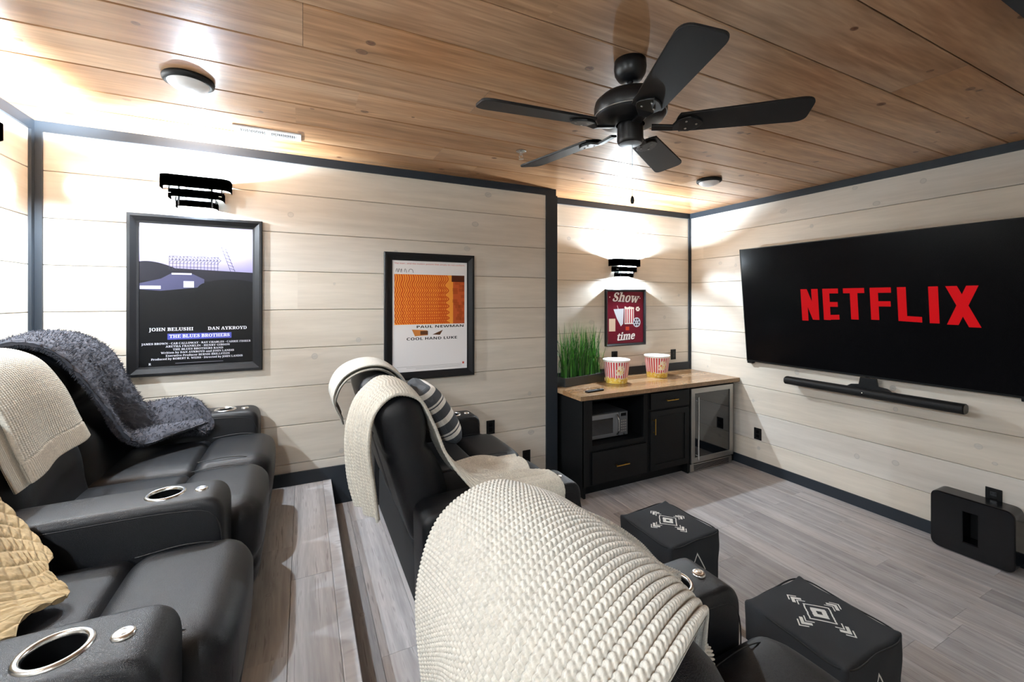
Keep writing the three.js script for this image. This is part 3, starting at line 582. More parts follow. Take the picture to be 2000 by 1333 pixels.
  x.fillStyle = '#dddce6'; [['JAMES BROWN · CAB CALLOWAY · RAY CHARLES · CARRIE FISHER', 0.95], ['ARETHA FRANKLIN · HENRY GIBSON', 0.56], ['THE BLUES BROTHERS BAND', 0.44], ['Written by DAN AYKROYD and JOHN LANDIS', 0.64], ['Executive Producer BERNIE BRILLSTEIN', 0.56], ['Produced by ROBERT K. WEISS · Directed by JOHN LANDIS', 0.8]].forEach(([t, k], i) => fit(x, t, w * 0.5, h * (0.845 + i * 0.0215), w * k, 'bold #px serif', 27));
  x.fillStyle = '#9c9ba8'; x.fillRect(w * 0.3, h * 0.978, w * 0.42, 3); x.font = 'bold 30px serif'; x.textAlign = 'left'; x.fillStyle = '#e8e8ee'; x.fillText('R', w * 0.08, h * 0.985);
});
framed('framed_poster', 'tall black-framed dark film poster with pale sky, under the sconce', 'poster', -0.607, 1.747, W, 0.715, 1.01, 0.057, 0.03, poster1);
const poster2 = canvasTexture(1024, 1480, (x, w, h) => {
  x.fillStyle = '#ece8e6'; x.fillRect(0, 0, w, h);
  x.fillStyle = '#c9493a'; fit(x, 'The man...and the motion picture that simply do not conform.', w * 0.5, h * 0.035, w * 0.94, '#px sans-serif', 26);
  const X0 = w * 0.03, X1 = w * 0.96, Y0 = h * 0.125, Y1 = h * 0.575; x.save(); x.beginPath(); x.rect(X0, Y0, X1 - X0, Y1 - Y0); x.clip();
  x.fillStyle = '#ef9a3c'; x.fillRect(X0, Y0, X1 - X0, Y1 - Y0); x.strokeStyle = '#c9571d';
  for (let i = 0; i < 24; i++) { x.lineWidth = 14 + 6 * hash(i, 5); x.beginPath(); for (let y = Y0; y <= Y1; y += 6) { const t = (y - Y0) / (Y1 - Y0), px = X0 + i * 30 + 18 * Math.sin(t * (18 + t * 22)) * (0.5 + i / 24) + 20 * t; y === Y0 ? x.moveTo(px, y) : x.lineTo(px, y); } x.stroke(); }
  // plain brown mass at the right edge
  x.fillStyle = '#b9562a'; x.fillRect(w * 0.80, Y0, w * 0.2, Y1 - Y0); x.fillStyle = '#7a3114'; for (let i = 0; i < 26; i++) { x.globalAlpha = 0.35; x.fillRect(w * (0.78 + 0.18 * hash(i, 1)), Y0 + (Y1 - Y0) * hash(i, 2), w * 0.07, h * 0.03); } x.globalAlpha = 1; x.fillStyle = '#4a2010'; x.fillRect(w * 0.78, Y0, w * 0.2, h * 0.06);
  x.restore(); x.fillStyle = '#1b1a1a';
  x.lineWidth = 5; x.strokeStyle = '#1b1a1a'; for (const [a, b] of [[0.05, 0.07], [0.08, 0.1], [0.12, 0.115], [0.155, 0.175], [0.21, 0.26]]) { x.beginPath(); x.moveTo(w * a, h * 0.105); x.quadraticCurveTo(w * (a + 0.005), h * 0.065, w * b, h * 0.085); x.lineTo(w * (b + 0.008), h * 0.11); x.stroke(); }
  fit(x, 'PAUL NEWMAN', w * 0.63, h * 0.607, w * 0.65, 'bold #px sans-serif', 46);
  x.fillStyle = '#c9803f'; x.beginPath(); x.moveTo(w * 0.25, h * 0.62); x.lineTo(w * 0.45, h * 0.63); x.lineTo(w * 0.46, h * 0.675); x.lineTo(w * 0.29, h * 0.68); x.fill(); x.fillStyle = '#5d3a22'; x.fillRect(w * 0.36, h * 0.635, w * 0.1, h * 0.035); x.beginPath(); x.moveTo(w * 0.52, h * 0.67); x.lineTo(w * 0.66, h * 0.63); x.lineTo(w * 0.62, h * 0.675); x.fill();
  x.fillStyle = '#1b1a1a'; fit(x, 'COOL HAND LUKE', w * 0.52, h * 0.715, w * 0.68, 'bold #px sans-serif', 48);
  x.fillStyle = '#8d8886'; for (let i = 0; i < 3; i++) x.fillRect(w * (0.06 + i * 0.12), h * (0.95 + i * 0.012), w * (0.86 - i * 0.12), 3); x.fillStyle = '#c9493a'; x.fillRect(w * 0.93, h * 0.935, w * 0.025, h * 0.018);
});
framed('framed_poster', 'tall black-framed white film poster with orange waves and bold title', 'poster', 0.925, 1.588, W, 0.735, 1.0, 0.062, 0.03, poster2);
const sign = canvasTexture(768, 860, (x, w, h) => {
  x.fillStyle = '#6d1528'; x.fillRect(0, 0, w, h);
  for (let i = 0; i < 900; i++) { x.globalAlpha = 0.12; x.fillStyle = hash(i, 1) > 0.5 ? '#3c0a15' : '#9a2a3c'; x.fillRect(hash(i, 2) * w, hash(i, 3) * h, 6 + 30 * hash(i, 4), 3 + 8 * hash(i, 5)); } x.globalAlpha = 1;
  const script = (t, cx, cy, sz, tilt) => { x.save(); x.translate(cx, cy); x.rotate(tilt); x.transform(1, 0, -0.28, 1, 0, 0); x.font = 'bold ' + sz + 'px serif'; x.textAlign = 'center'; x.lineJoin = 'round'; x.lineWidth = 12; x.strokeStyle = '#2b0810'; x.strokeText(t, 6, 6); x.lineWidth = 7; x.strokeStyle = '#f4f1ee'; x.strokeText(t, 0, 0); x.fillStyle = '#f4f1ee'; x.fillText(t, 0, 0); x.restore(); };
  script('Show', w * 0.49, h * 0.2, 200, 0.05); script('time', w * 0.5, h * 0.93, 165, -0.04);
  x.fillStyle = '#f3d9d6'; for (const [a, b] of [[0.07, 0.11], [0.9, 0.13]]) { x.beginPath(); x.arc(w * a, h * b, 11, 0, 7); x.fill(); }
  // drink cup, popcorn tub, film reel, ticket, plain
  x.fillStyle = '#d9dfe8'; x.beginPath(); x.moveTo(w * 0.17, h * 0.34); x.lineTo(w * 0.45, h * 0.33); x.lineTo(w * 0.43, h * 0.62); x.lineTo(w * 0.37, h * 0.67); x.lineTo(w * 0.26, h * 0.52); x.fill(); x.strokeStyle = '#f4f1ee'; x.lineWidth = 9; x.beginPath(); x.moveTo(w * 0.3, h * 0.34); x.lineTo(w * 0.27, h * 0.27); x.stroke();
  x.fillStyle = '#f3ece4'; x.fillRect(w * 0.47, h * 0.32, w * 0.26, h * 0.31); x.fillStyle = '#b32a39'; for (let i = 0; i < 4; i++) x.fillRect(w * (0.495 + i * 0.062), h * 0.34, w * 0.028, h * 0.27);
  x.fillStyle = '#f6efe0'; for (let i = 0; i < 12; i++) { x.beginPath(); x.arc(w * (0.48 + 0.24 * hash(i, 8)), h * (0.305 + 0.02 * hash(i, 9)), 17, 0, 7); x.fill(); } for (let i = 0; i < 6; i++) { x.beginPath(); x.arc(w * (0.84 + 0.04 * Math.cos(i)), h * (0.34 + 0.03 * Math.sin(i)), 17, 0, 7); x.fill(); }
  x.fillStyle = '#c9d0dc'; x.beginPath(); x.arc(w * 0.81, h * 0.6, 82, 0, 7); x.fill(); x.fillStyle = '#3b2331'; for (let i = 0; i < 6; i++) { x.beginPath(); x.arc(w * 0.81 + 48 * Math.cos(i * 1.047), h * 0.6 + 48 * Math.sin(i * 1.047), 17, 0, 7); x.fill(); } x.beginPath(); x.arc(w * 0.81, h * 0.6, 10, 0, 7); x.fill();
  x.fillStyle = '#e6cdb4'; x.fillRect(w * 0.05, h * 0.52, w * 0.17, h * 0.24); x.fillStyle = '#c9472f'; x.fillRect(w * 0.5, h * 0.68, w * 0.1, h * 0.07);
});
framed('wall_sign', 'small maroon popcorn sign in thin black frame above the counter', 'sign', 3.148, 1.527, A, 0.55, 0.61, 0.026, 0.035, sign);

// ---------------------------------------------------------------- television, soundbar, subwoofer
{
  const cx = 4.034, cy = 1.66, tilt = 0.103, z0 = -2.87, z1 = -0.95, zc = (z0 + z1) / 2, w = z1 - z0, h = 1.14;
  const g = thing('television', 'large wall-mounted black television showing red letters', 'television', [cx, cy, zc]); g.rotation.z = tilt;   // face looks to -x
  mesh('case', rbox(0.035, h, w, 0.006, 0.02, 0, 0), M.blackMatte, g);
  mesh('bezel', join([box(0.006, 0.008, w, 0, h / 2 - 0.004, 0), box(0.006, 0.014, w, 0, -h / 2 + 0.007, 0), box(0.006, h - 0.022, 0.008, 0, 0.003, w / 2 - 0.004), box(0.006, h - 0.022, 0.008, 0, 0.003, -w / 2 + 0.004)]), M.blackMatte, g);
  const tex = canvasTexture(2048, 1216, (x, W2, H2) => {
    x.fillStyle = '#070708'; x.fillRect(0, 0, W2, H2);
    // seven block letters whose feet follow an arch: the outer ones are the longest
    const L = W2 * 0.293, Rr = W2 * 0.888, top = H2 * 0.365, wd = Rr - L, mid = (L + Rr) / 2, foot = (px) => H2 * (0.592 + 0.026 * Math.pow(Math.abs(px - mid) / (wd / 2), 1.6));
    x.fillStyle = '#d3151b'; const P = (a) => { x.beginPath(); a.forEach(([px, py], i) => (i ? x.lineTo(px, py) : x.moveTo(px, py))); x.closePath(); x.fill(); };
    const cell = [0, 0.158, 0.296, 0.46, 0.612, 0.766, 0.85, 1.0], st = wd * 0.047;
    const X = (i) => L + cell[i] * wd, E = (i) => L + cell[i + 1] * wd - wd * 0.032;
    { const a = X(0), b = E(0); P([[a, top], [a + st, top], [a + st, foot(a)], [a, foot(a)]]); P([[b - st, top], [b, top], [b, foot(b)], [b - st, foot(b)]]); P([[a, top], [a + st, top], [b, foot(b)], [b - st, foot(b)]]); }
    { const a = X(1), b = E(1), f = foot(a), m = (top + f) / 2, t = H2 * 0.037; P([[a, top], [a + st, top], [a + st, f], [a, f]]); P([[a, top], [b, top], [b, top + t], [a, top + t]]); P([[a, m - t / 2], [b - 8, m - t / 2], [b - 8, m + t / 2], [a, m + t / 2]]); P([[a, f - t], [b, foot(b) - t], [b, foot(b)], [a, f]]); }
    { const a = X(2), b = E(2), c = (a + b) / 2, t = H2 * 0.037; P([[a, top], [b, top], [b, top + t], [a, top + t]]); P([[c - st / 2, top], [c + st / 2, top], [c + st / 2, foot(c)], [c - st / 2, foot(c)]]); }
    { const a = X(3), b = E(3), f = foot(a), m = (top + f) / 2, t = H2 * 0.037; P([[a, top], [a + st, top], [a + st, f], [a, f]]); P([[a, top], [b, top], [b, top + t], [a, top + t]]); P([[a, m - t / 2], [b - 6, m - t / 2], [b - 6, m + t / 2], [a, m + t / 2]]); }
    { const a = X(4), b = E(4), f = foot(a), t = H2 * 0.037; P([[a, top], [a + st, top], [a + st, f], [a, f]]); P([[a, f - t], [b, foot(b) - t], [b, foot(b)], [a, f]]); }
    { const a = X(5) + wd * 0.004; P([[a, top], [a + st, top], [a + st, foot(a)], [a, foot(a)]]); }
    { const a = X(6), b = Rr, q = st * 1.12; P([[a, top], [a + q, top], [b, foot(b)], [b - q, foot(b)]]); P([[b - q - 6, top], [b - 6, top], [a + q, foot(a)], [a, foot(a)]]); }
  });
  const sc = mesh('screen', new THREE.PlaneGeometry(w - 0.016, h - 0.022).rotateY(-Math.PI / 2).translate(-0.0005, 0.003, 0), new THREE.MeshPhysicalMaterial({ color: 0x040405, roughness: 0.22, specularIntensity: 0.12, emissive: 0xffffff, emissiveMap: tex, emissiveIntensity: 0.85 }), g); sc.userData.label = 'dark screen with red lettering';
  for (const z of [-w / 2 + 0.03, w / 2 - 0.03]) mesh('corner_foot', rbox(0.04, 0.115, 0.06, 0.004, 0.02, -h / 2 + 0.035, z), M.blackMatte, g);
  const wm = mesh('wall_mount', join([box(0.02, 0.42, 0.6, 0.09, 0.05, 0), box(0.06, 0.44, 0.03, 0.06, 0.05, -0.22), box(0.06, 0.44, 0.03, 0.06, 0.05, 0.22)]), M.blackMetal, g); wm.rotation.z = -tilt; wm.scale.x = 0.8;
}
{
  const g = thing('soundbar', 'long black cylindrical soundbar mounted under the television', 'soundbar', [4.055, 0.97, -1.85]);
  const shp = []; for (let i = 0; i < 28; i++) { const a = i / 28 * Math.PI * 2; shp.push([0.048 * Math.sign(Math.cos(a)) * Math.pow(Math.abs(Math.cos(a)), 0.8), 0.036 * Math.sign(Math.sin(a)) * Math.pow(Math.abs(Math.sin(a)), 0.8)]); }
  mesh('body', extrude(shp, 1.2, 0.006), M.blackMatte, g);
  for (const z of [-0.597, 0.597]) mesh('end_cap', extrude(shp.map((p) => [p[0] * 0.9, p[1] * 0.9]), 0.01, 0.002).translate(0, 0, z), M.blackGloss, g);
  mesh('hanger', join([extrude([[-0.15, 0.032], [0.15, 0.032], [0.12, 0.052], [0.065, 0.06], [0.055, 0.118], [-0.055, 0.118], [-0.065, 0.06], [-0.12, 0.052]], 0.02, 0.003).rotateY(-Math.PI / 2).translate(0.03, 0, 0.03)]), M.blackMetal, g);
  mesh('status_light', new THREE.SphereGeometry(0.003, 10, 8).translate(-0.047, 0.004, 0.02), std({ color: 0xffffff, emissive: 0xffe0d0, emissiveIntensity: 1 }), g);
}
{
  const g = thing('subwoofer', 'black upright subwoofer with central slot standing against the wall', 'subwoofer', [4.04, 0, -1.2]);
  const sh = roundRect(0.4, 0.385, 0.05); const hole = new THREE.Path(); hole.moveTo(-0.033, -0.1); hole.lineTo(-0.033, 0.1); hole.lineTo(0.033, 0.1); hole.lineTo(0.033, -0.1); hole.closePath(); sh.holes.push(hole);
  mesh('cabinet', new THREE.ExtrudeGeometry(sh, { depth: 0.138, bevelEnabled: true, bevelSize: 0.008, bevelThickness: 0.008, bevelOffset: -0.008, bevelSegments: 4, curveSegments: 10 }).translate(0, 0, -0.069).rotateY(-Math.PI / 2).translate(0.0, 0.2, 0), M.blackGloss, g);
  for (const z of [-0.12, 0.12]) mesh('foot', rbox(0.09, 0.012, 0.06, 0.004, 0, 0.006, z), M.blackMatte, g);
  mesh('slot_divider', rbox(0.03, 0.2, 0.066, 0.002, 0.05, 0.2, 0), M.blackMatte, g);
}

// ---------------------------------------------------------------- counter, cabinets, cooler, oven
const CX0 = 2.165, CX1 = 2.885, CX2 = 3.43, CF = -3.02, CB = A + 0.002;
function carcass(g, x0, x1, panels) { for (const [n, a] of panels) mesh(n, rbox(a[3] - a[0], a[4] - a[1], a[5] - a[2], 0.002, (a[0] + a[3]) / 2, (a[1] + a[4]) / 2, (a[2] + a[5]) / 2, 1), M.cabinet, g); }
const handleBar = (len, vert) => { const b = vert ? rbox(0.01, len, 0.008, 0.003, 0, 0, 0.03) : rbox(len, 0.01, 0.008, 0.003, 0, 0, 0.03); const p = [-1, 1].map((e) => vert ? box(0.007, 0.007, 0.028, 0, e * len * 0.38, 0.014) : box(0.007, 0.007, 0.028, e * len * 0.38, 0, 0.014)); return join([b, ...p]); };
function shaker(g, name, x0, x1, y0, y1, rail) {   // frame-and-panel front
  const w = x1 - x0, h = y1 - y0, sh = new THREE.Shape([[0, 0], [w, 0], [w, h], [0, h]].map((p) => new THREE.Vector2(...p))), ho = new THREE.Path([[rail, rail], [rail, h - rail], [w - rail, h - rail], [w - rail, rail]].map((p) => new THREE.Vector2(...p))); sh.holes.push(ho);
  const f = mesh(name, new THREE.ExtrudeGeometry(sh, { depth: 0.017, bevelEnabled: true, bevelSize: 0.0015, bevelThickness: 0.0015, bevelOffset: -0.0015, bevelSegments: 1 }), M.cabinet, g); f.position.set(x0, y0, CF + 0.002);
  mesh('panel', box(w - 2 * rail + 0.01, h - 2 * rail + 0.01, 0.008, w / 2, h / 2, 0.005), M.cabinet, f);
  return f;
}
{
  const g = thing('base_cabinet', 'black base cabinet with open microwave niche above one drawer', 'cabinet', [0, 0, 0]);
  const t = 0.02;
  carcass(g, CX0, CX1, [['side_panel', [CX0, 0.0, CB, CX0 + t, 0.855, CF]], ['side_panel', [CX1 - t, 0.1, CB, CX1, 0.855, CF]], ['back_panel', [CX0 + t, 0.1, CB, CX1 - t, 0.855, CB + 0.012]], ['bottom_panel', [CX0 + t, 0.1, CB + 0.012, CX1 - t, 0.12, CF]],
    ['niche_shelf', [CX0 + t, 0.425, CB + 0.012, CX1 - t, 0.445, CF - 0.021]], ['face_stile', [CX0, 0.1, CF - 0.02, CX0 + 0.09, 0.855, CF + 0.002]], ['face_stile', [CX1 - 0.045, 0.1, CF - 0.02, CX1, 0.855, CF + 0.002]], ['face_rail', [CX0 + 0.09, 0.835, CF - 0.02, CX1 - 0.045, 0.855, CF + 0.002]], ['face_rail', [CX0 + 0.09, 0.395, CF - 0.02, CX1 - 0.045, 0.447, CF + 0.002]], ['toe_kick', [CX0 + t, 0, CF - 0.09, CX1, 0.1, CF - 0.075]]]);
  const d = shaker(g, 'drawer', CX0 + 0.075, CX1 - 0.03, 0.115, 0.395, 0.002); mesh('drawer_front', rbox(CX1 - CX0 - 0.105, 0.28, 0.018, 0.003, (CX1 - CX0 - 0.105) / 2, 0.14, 0.012), M.cabinet, d);
  const hb = mesh('handle', handleBar(0.15), M.brass, d); hb.position.set((CX1 - CX0 - 0.105) / 2 + 0.01, 0.135, 0.02); hb.userData.label = 'brass bar pull';
}
{
  const g = thing('base_cabinet', 'black base cabinet with one drawer above a panelled door', 'cabinet', [0, 0, 0]);
  const t = 0.02;
  carcass(g, CX1, CX2, [['side_panel', [CX1 + 0.001, 0.1, CB, CX1 + t, 0.855, CF]], ['side_panel', [CX2 - t, 0, CB, CX2, 0.855, CF]], ['back_panel', [CX1 + t, 0.1, CB, CX2 - t, 0.855, CB + 0.012]], ['bottom_panel', [CX1 + t, 0.1, CB + 0.012, CX2 - t, 0.12, CF]], ['face_stile', [CX1 + 0.001, 0.1, CF - 0.02, CX1 + 0.04, 0.855, CF + 0.002]], ['face_stile', [CX2 - 0.03, 0.1, CF - 0.02, CX2, 0.855, CF + 0.002]], ['face_rail', [CX1 + 0.04, 0.665, CF - 0.02, CX2 - 0.03, 0.69, CF + 0.002]], ['toe_kick', [CX1 + 0.001, 0, CF - 0.09, CX2 - t, 0.1, CF - 0.075]]]);
  const w = CX2 - CX1 - 0.045, d = shaker(g, 'drawer', CX1 + 0.025, CX2 - 0.02, 0.69, 0.84, 0.002); mesh('drawer_front', rbox(w, 0.15, 0.018, 0.003, w / 2, 0.075, 0.012), M.cabinet, d);
  const hb = mesh('handle', handleBar(0.15), M.brass, d); hb.position.set(w / 2, 0.075, 0.02); hb.userData.label = 'brass bar pull';
  const o = shaker(g, 'door', CX1 + 0.025, CX2 - 0.02, 0.115, 0.672, 0.055); const hv = mesh('handle', handleBar(0.15, true), M.brass, o); hv.position.set(0.03, 0.42, 0.018); hv.userData.label = 'upright brass bar pull';
}
{
  const g = thing('countertop', 'thick wooden butcher-block countertop spanning the alcove', 'countertop', [0, 0.856, 0]);
  const n = 9, z0 = A + 0.016, z1 = -2.985, st = (z1 - z0) / n, mats = [0xa7845f, 0x9b7651, 0xb0906e, 0x8e6a47].map((c) => std({ color: c, map: rep(fleck, 3), roughness: 0.2 }));
  // glued staves
  for (let i = 0; i < n; i++) { const x0 = i === 0 ? 2.12 : i < 5 ? 2.12 : 2.112, len = T - 0.003 - x0; mesh('stave', metreUV(rbox(len, 0.04, st + 0.0008, 0.002, x0 + len / 2, 0.02, z0 + st * (i + 0.5), 1)), mats[(i * 3 + (i >> 1)) % 4], g); }
}
{
  const x0 = 3.437, x1 = 4.05, y0 = 0.012, g = thing('beverage_cooler', 'stainless under-counter beverage cooler with dark glass door', 'fridge', [(x0 + x1) / 2, 0, CF]), w = x1 - x0;
  mesh('body', rbox(w, 0.83, 0.52, 0.004, 0, 0.425, -0.28), M.blackMatte, g);
  const dr = mesh('door_frame', (() => { const sh = new THREE.Shape([[-w / 2, 0.1], [w / 2, 0.1], [w / 2, 0.838], [-w / 2, 0.838]].map((p) => new THREE.Vector2(...p))), b = 0.05; sh.holes.push(new THREE.Path([[-w / 2 + b, 0.1 + b], [-w / 2 + b, 0.838 - b], [w / 2 - b, 0.838 - b], [w / 2 - b, 0.1 + b]].map((p) => new THREE.Vector2(...p)))); return new THREE.ExtrudeGeometry(sh, { depth: 0.034, bevelEnabled: true, bevelSize: 0.002, bevelThickness: 0.002, bevelOffset: -0.002, bevelSegments: 2 }).translate(0, 0, -0.012); })(), M.brushed, g);
  mesh('glass', box(w - 0.09, 0.65, 0.006, 0, 0.469, 0.012), M.glassDark, dr);
  mesh('handle', join([cyl(0.007, 0.007, 0.62, 16, -w / 2 + 0.06, 0.45, 0.058), ...[-0.27, 0.27].map((y) => new THREE.CylinderGeometry(0.005, 0.005, 0.036, 12).rotateX(Math.PI / 2).translate(-w / 2 + 0.06, 0.45 + y, 0.04))]), M.steel, dr);
  mesh('hinge', rbox(0.03, 0.012, 0.03, 0.003, -w / 2 + 0.02, 0.09, 0.005), M.brushed, g);
  mesh('base_grille', rbox(w, 0.075, 0.02, 0.003, 0, 0.045, -0.002), M.brushed, g);
  for (let i = 0; i < 4; i++) mesh('grille_slot', box(w - 0.1, 0.006, 0.004, 0, 0.024 + i * 0.014, 0.0085), M.blackMatte, g);
  mesh('filler_panel', box(T - x1 - 0.035, 0.84, 0.018, w / 2 + (T - x1) / 2 - 0.01, 0.43, -0.03), M.cabinet, g);
}
{
  const g = thing('microwave', 'silver and black microwave oven inside the cabinet niche', 'microwave', [2.507, 0.445, -3.31]), w = 0.47, h = 0.225, d = 0.34;
  mesh('case', rbox(w, h, d, 0.008, 0, h / 2 + 0.008, 0), std({ color: 0x55575a, roughness: 0.4, metalness: 0.5 }), g);
  mesh('door', rbox(w * 0.77, h - 0.006, 0.02, 0.005, -w * 0.115, h / 2 + 0.008, d / 2 + 0.01), std({ color: 0x8e9093, roughness: 0.35, metalness: 0.7 }), g);
  mesh('window', rbox(w * 0.58, h * 0.62, 0.005, 0.002, -w * 0.17, h / 2 + 0.004, d / 2 + 0.021), M.glassDark, g);
  mesh('control_panel', rbox(w * 0.22, h - 0.006, 0.02, 0.005, w * 0.385, h / 2 + 0.008, d / 2 + 0.01), std({ color: 0x6c6e71, roughness: 0.4, metalness: 0.5 }), g);
  mesh('display', box(0.06, 0.028, 0.003, w * 0.385, h - 0.022, d / 2 + 0.021), M.blackGloss, g);
  for (let r = 0; r < 5; r++) for (let c = 0; c < 3; c++) mesh('key', rbox(0.016, 0.012, 0.004, 0.001, w * 0.385 + (c - 1) * 0.023, 0.05 + r * 0.024, d / 2 + 0.021, 1), M.brushed, g);
  mesh('dial', new THREE.CylinderGeometry(0.009, 0.01, 0.008, 20).rotateX(Math.PI / 2).translate(w * 0.385, 0.026, d / 2 + 0.022), M.steel, g);
  mesh('handle', tube([[w * 0.22, 0.03, d / 2 + 0.02], [w * 0.215, 0.06, d / 2 + 0.045], [w * 0.215, 0.12, d / 2 + 0.05], [w * 0.215, 0.18, d / 2 + 0.045], [w * 0.22, 0.21, d / 2 + 0.02]], 0.008, 24, 10), M.steel, g);
  for (const [x, z] of [[-0.2, 0.13], [0.2, 0.13], [-0.2, -0.13], [0.2, -0.13]]) mesh('foot', cyl(0.012, 0.01, 0.009, 12, x, 0.0045, z), M.blackMatte, g);
}
// popcorn tubs
const tubTex = (badge) => canvasTexture(1024, 256, (x, w, h) => {
  x.fillStyle = '#f7f3ee'; x.fillRect(0, 0, w, h); x.fillStyle = '#cf3137'; const n = 30; for (let i = 0; i < n; i++) x.fillRect((i + 0.2) * w / n, h * 0.07, w / n * 0.52, h * 0.70);
  x.fillStyle = '#f2cf5b'; x.fillRect(0, h * 0.80, w, h); for (let i = 0; i < 240; i++) { x.fillStyle = ['#f2cf5b', '#f8e394', '#e7b93c'][i % 3]; x.beginPath(); x.arc(hash(i, 21) * w, h * (0.76 + 0.2 * hash(i, 22)), 6 + 7 * hash(i, 23), 0, 7); x.fill(); }
  for (const c of badge) { x.fillStyle = '#f3ead0'; for (let i = 0; i < 26; i++) { x.beginPath(); x.arc(w * c + 46 * (hash(i, 31) - 0.5) * 2, h * (0.42 + 0.17 * (hash(i, 32) - 0.5) * 2), 15, 0, 7); x.fill(); } x.fillStyle = '#efc95a'; for (let i = 0; i < 10; i++) { x.beginPath(); x.arc(w * c + 40 * (hash(i, 41) - 0.5) * 2, h * (0.42 + 0.14 * (hash(i, 42) - 0.5) * 2), 7, 0, 7); x.fill(); } }
});
function tub(pos, label, badge, turn) {
  const g = thing('popcorn_tub', label, 'popcorn tub', pos, 'striped popcorn tubs'); g.rotation.y = turn;
  const rb = 0.104, rt = 0.13, h = 0.225;
  const side = new THREE.CylinderGeometry(rt, rb, h, 64, 1, true).translate(0, h / 2, 0);
  mesh('wall', side, std({ map: tubTex(badge), roughness: 0.45, side: THREE.FrontSide }), g);
  mesh('inside', lathe([[0, 0.006], [rb - 0.003, 0.006], [rt - 0.003, h]], 64), M.white, g);
  mesh('rim', new THREE.TorusGeometry(rt, 0.0045, 10, 64).rotateX(Math.PI / 2).translate(0, h, 0), M.white, g);
  mesh('bottom', cyl(rb, rb, 0.005, 48, 0, 0.0027, 0), M.white, g);
}
tub([2.815, 0.896, -3.372], 'striped popcorn tub next to the grass planter', [0.30, 0.8], 0.9);
tub([3.415, 0.896, -3.43], 'striped popcorn tub farther from the grass planter', [0.9, 0.4], 0.35);
// planter of grass
{
  const g = thing('grass_planter', 'green artificial grass in long dark metal planter on counter', 'planter', [2.462, 0.896, -3.487]), w = 0.55, d = 0.14, h = 0.085; g.rotation.y = 0.19;
  const m = std({ color: 0x4d5052, roughness: 0.45, metalness: 0.6 });
  mesh('trough', join([rbox(w, h, 0.006, 0.002, 0, h / 2, d / 2 - 0.003, 1), rbox(w, h, 0.006, 0.002, 0, h / 2, -d / 2 + 0.003, 1), rbox(0.006, h, d - 0.012, 0.002, w / 2 - 0.003, h / 2, 0, 1), rbox(0.006, h, d - 0.012, 0.002, -w / 2 + 0.003, h / 2, 0, 1), box(w - 0.01, 0.005, d - 0.01, 0, 0.003, 0)]), m, g);
  mesh('soil', puff(w - 0.014, 0.03, d - 0.014, 0.005, [40, 2, 12], (q) => { if (q.y > 0) q.y += 0.01 * (noise(q.x * 60, q.z * 60) - 0.5); }).translate(0, h - 0.022, 0), std({ color: 0x1d1a16, roughness: 1 }), g);
  const greens = [0x2f6b22, 0x3f8a2a, 0x275a1e, 0x56a038, 0x1f4a1c].map((c) => new THREE.MeshPhysicalMaterial({ color: c, roughness: 0.55, side: THREE.DoubleSide }));
  const N = 240;
  for (let i = 0; i < N; i++) {
    const x = rr(-w / 2 + 0.02, w / 2 - 0.02), z = rr(-d / 2 + 0.02, d / 2 - 0.02), H = rr(0.3, 0.5) * (1 + 0.12 * Math.cos(x * 5)), a = rr(0, 6.28), bend = rr(0.01, 0.09) + (rnd() < 0.1 ? 0.1 : 0), wd = rr(0.0035, 0.0065), pos = [], idx = [], S = 6, ca = Math.cos(a), sa = Math.sin(a);
    for (let k = 0; k <= S; k++) { const t = k / S, b = bend * t * t * 1.6, y = h - 0.02 + H * t - (bend > 0.1 ? 0.16 * t * t * t : 0), ww = wd * (1 - t * t * 0.95); const px = clamp(x + ca * b, -0.31, 0.33), pz = clamp(z + sa * b, -0.08 + px * 0.19, 0.2); pos.push(px - sa * ww, y, pz + ca * ww, px + sa * ww, y, pz - ca * ww); if (k < S) { const o = k * 2; idx.push(o, o + 1, o + 3, o, o + 3, o + 2); } }
    const bg = new THREE.BufferGeometry(); bg.setAttribute('position', new THREE.Float32BufferAttribute(pos, 3)); bg.setIndex(idx); bg.computeVertexNormals();
    mesh('blade', bg, greens[i % 5], g);
  }
}
{
  const g = thing('remote_control', 'small black remote control lying on the countertop', 'remote', [2.345, 0.896, -3.105]); g.rotation.y = 0.13;
  mesh('body', rbox(0.2, 0.016, 0.042, 0.006, 0, 0.008, 0), M.blackMatte, g);
  for (let i = 0; i < 8; i++) mesh('button', cyl(0.004, 0.004, 0.003, 12, -0.07 + (i % 4) * 0.022, 0.0168, -0.008 + (i >> 2) * 0.016), M.under, g);
  mesh('pad', cyl(0.014, 0.014, 0.003, 24, 0.05, 0.0168, 0), M.blackGloss, g);
}
// outlets
function outlet(pos, turn, label, kind) {
  const g = thing('wall_outlet', label, 'outlet', pos, 'black wall outlets'); g.rotation.y = turn;
  mesh('plate', rbox(0.078, 0.118, 0.007, 0.003, 0, 0, 0.0035), M.blackMatte, g);
  for (const y of [-0.022, 0.022]) { const f = mesh('socket', rbox(0.034, 0.03, 0.004, 0.002, 0, y, 0.008, 1), M.blackGloss, g); for (const x of [-0.007, 0.007]) mesh('slot', box(0.002, 0.009, 0.001, x, y + 0.003, 0.0102), M.under, f); }
}
outlet([3.005, 1.105, A], 0, 'black outlet behind the popcorn tub next to the planter', 0);
outlet([3.867, 1.083, A], 0, 'black outlet above the counter near the television wall corner', 0);
outlet([T, 0.358, -2.787], -Math.PI / 2, 'black outlet on the television wall beside the beverage cooler', 0);
outlet([T, 0.40, -1.142], -Math.PI / 2, 'black outlet on the television wall above the subwoofer', 0);
outlet([1.45, 0.62, W], 0, 'black outlet on the poster wall behind the loveseat armrest', 0);
outlet([1.80, 0.31, W], 0, 'black outlet low on the poster wall near the alcove post', 0);

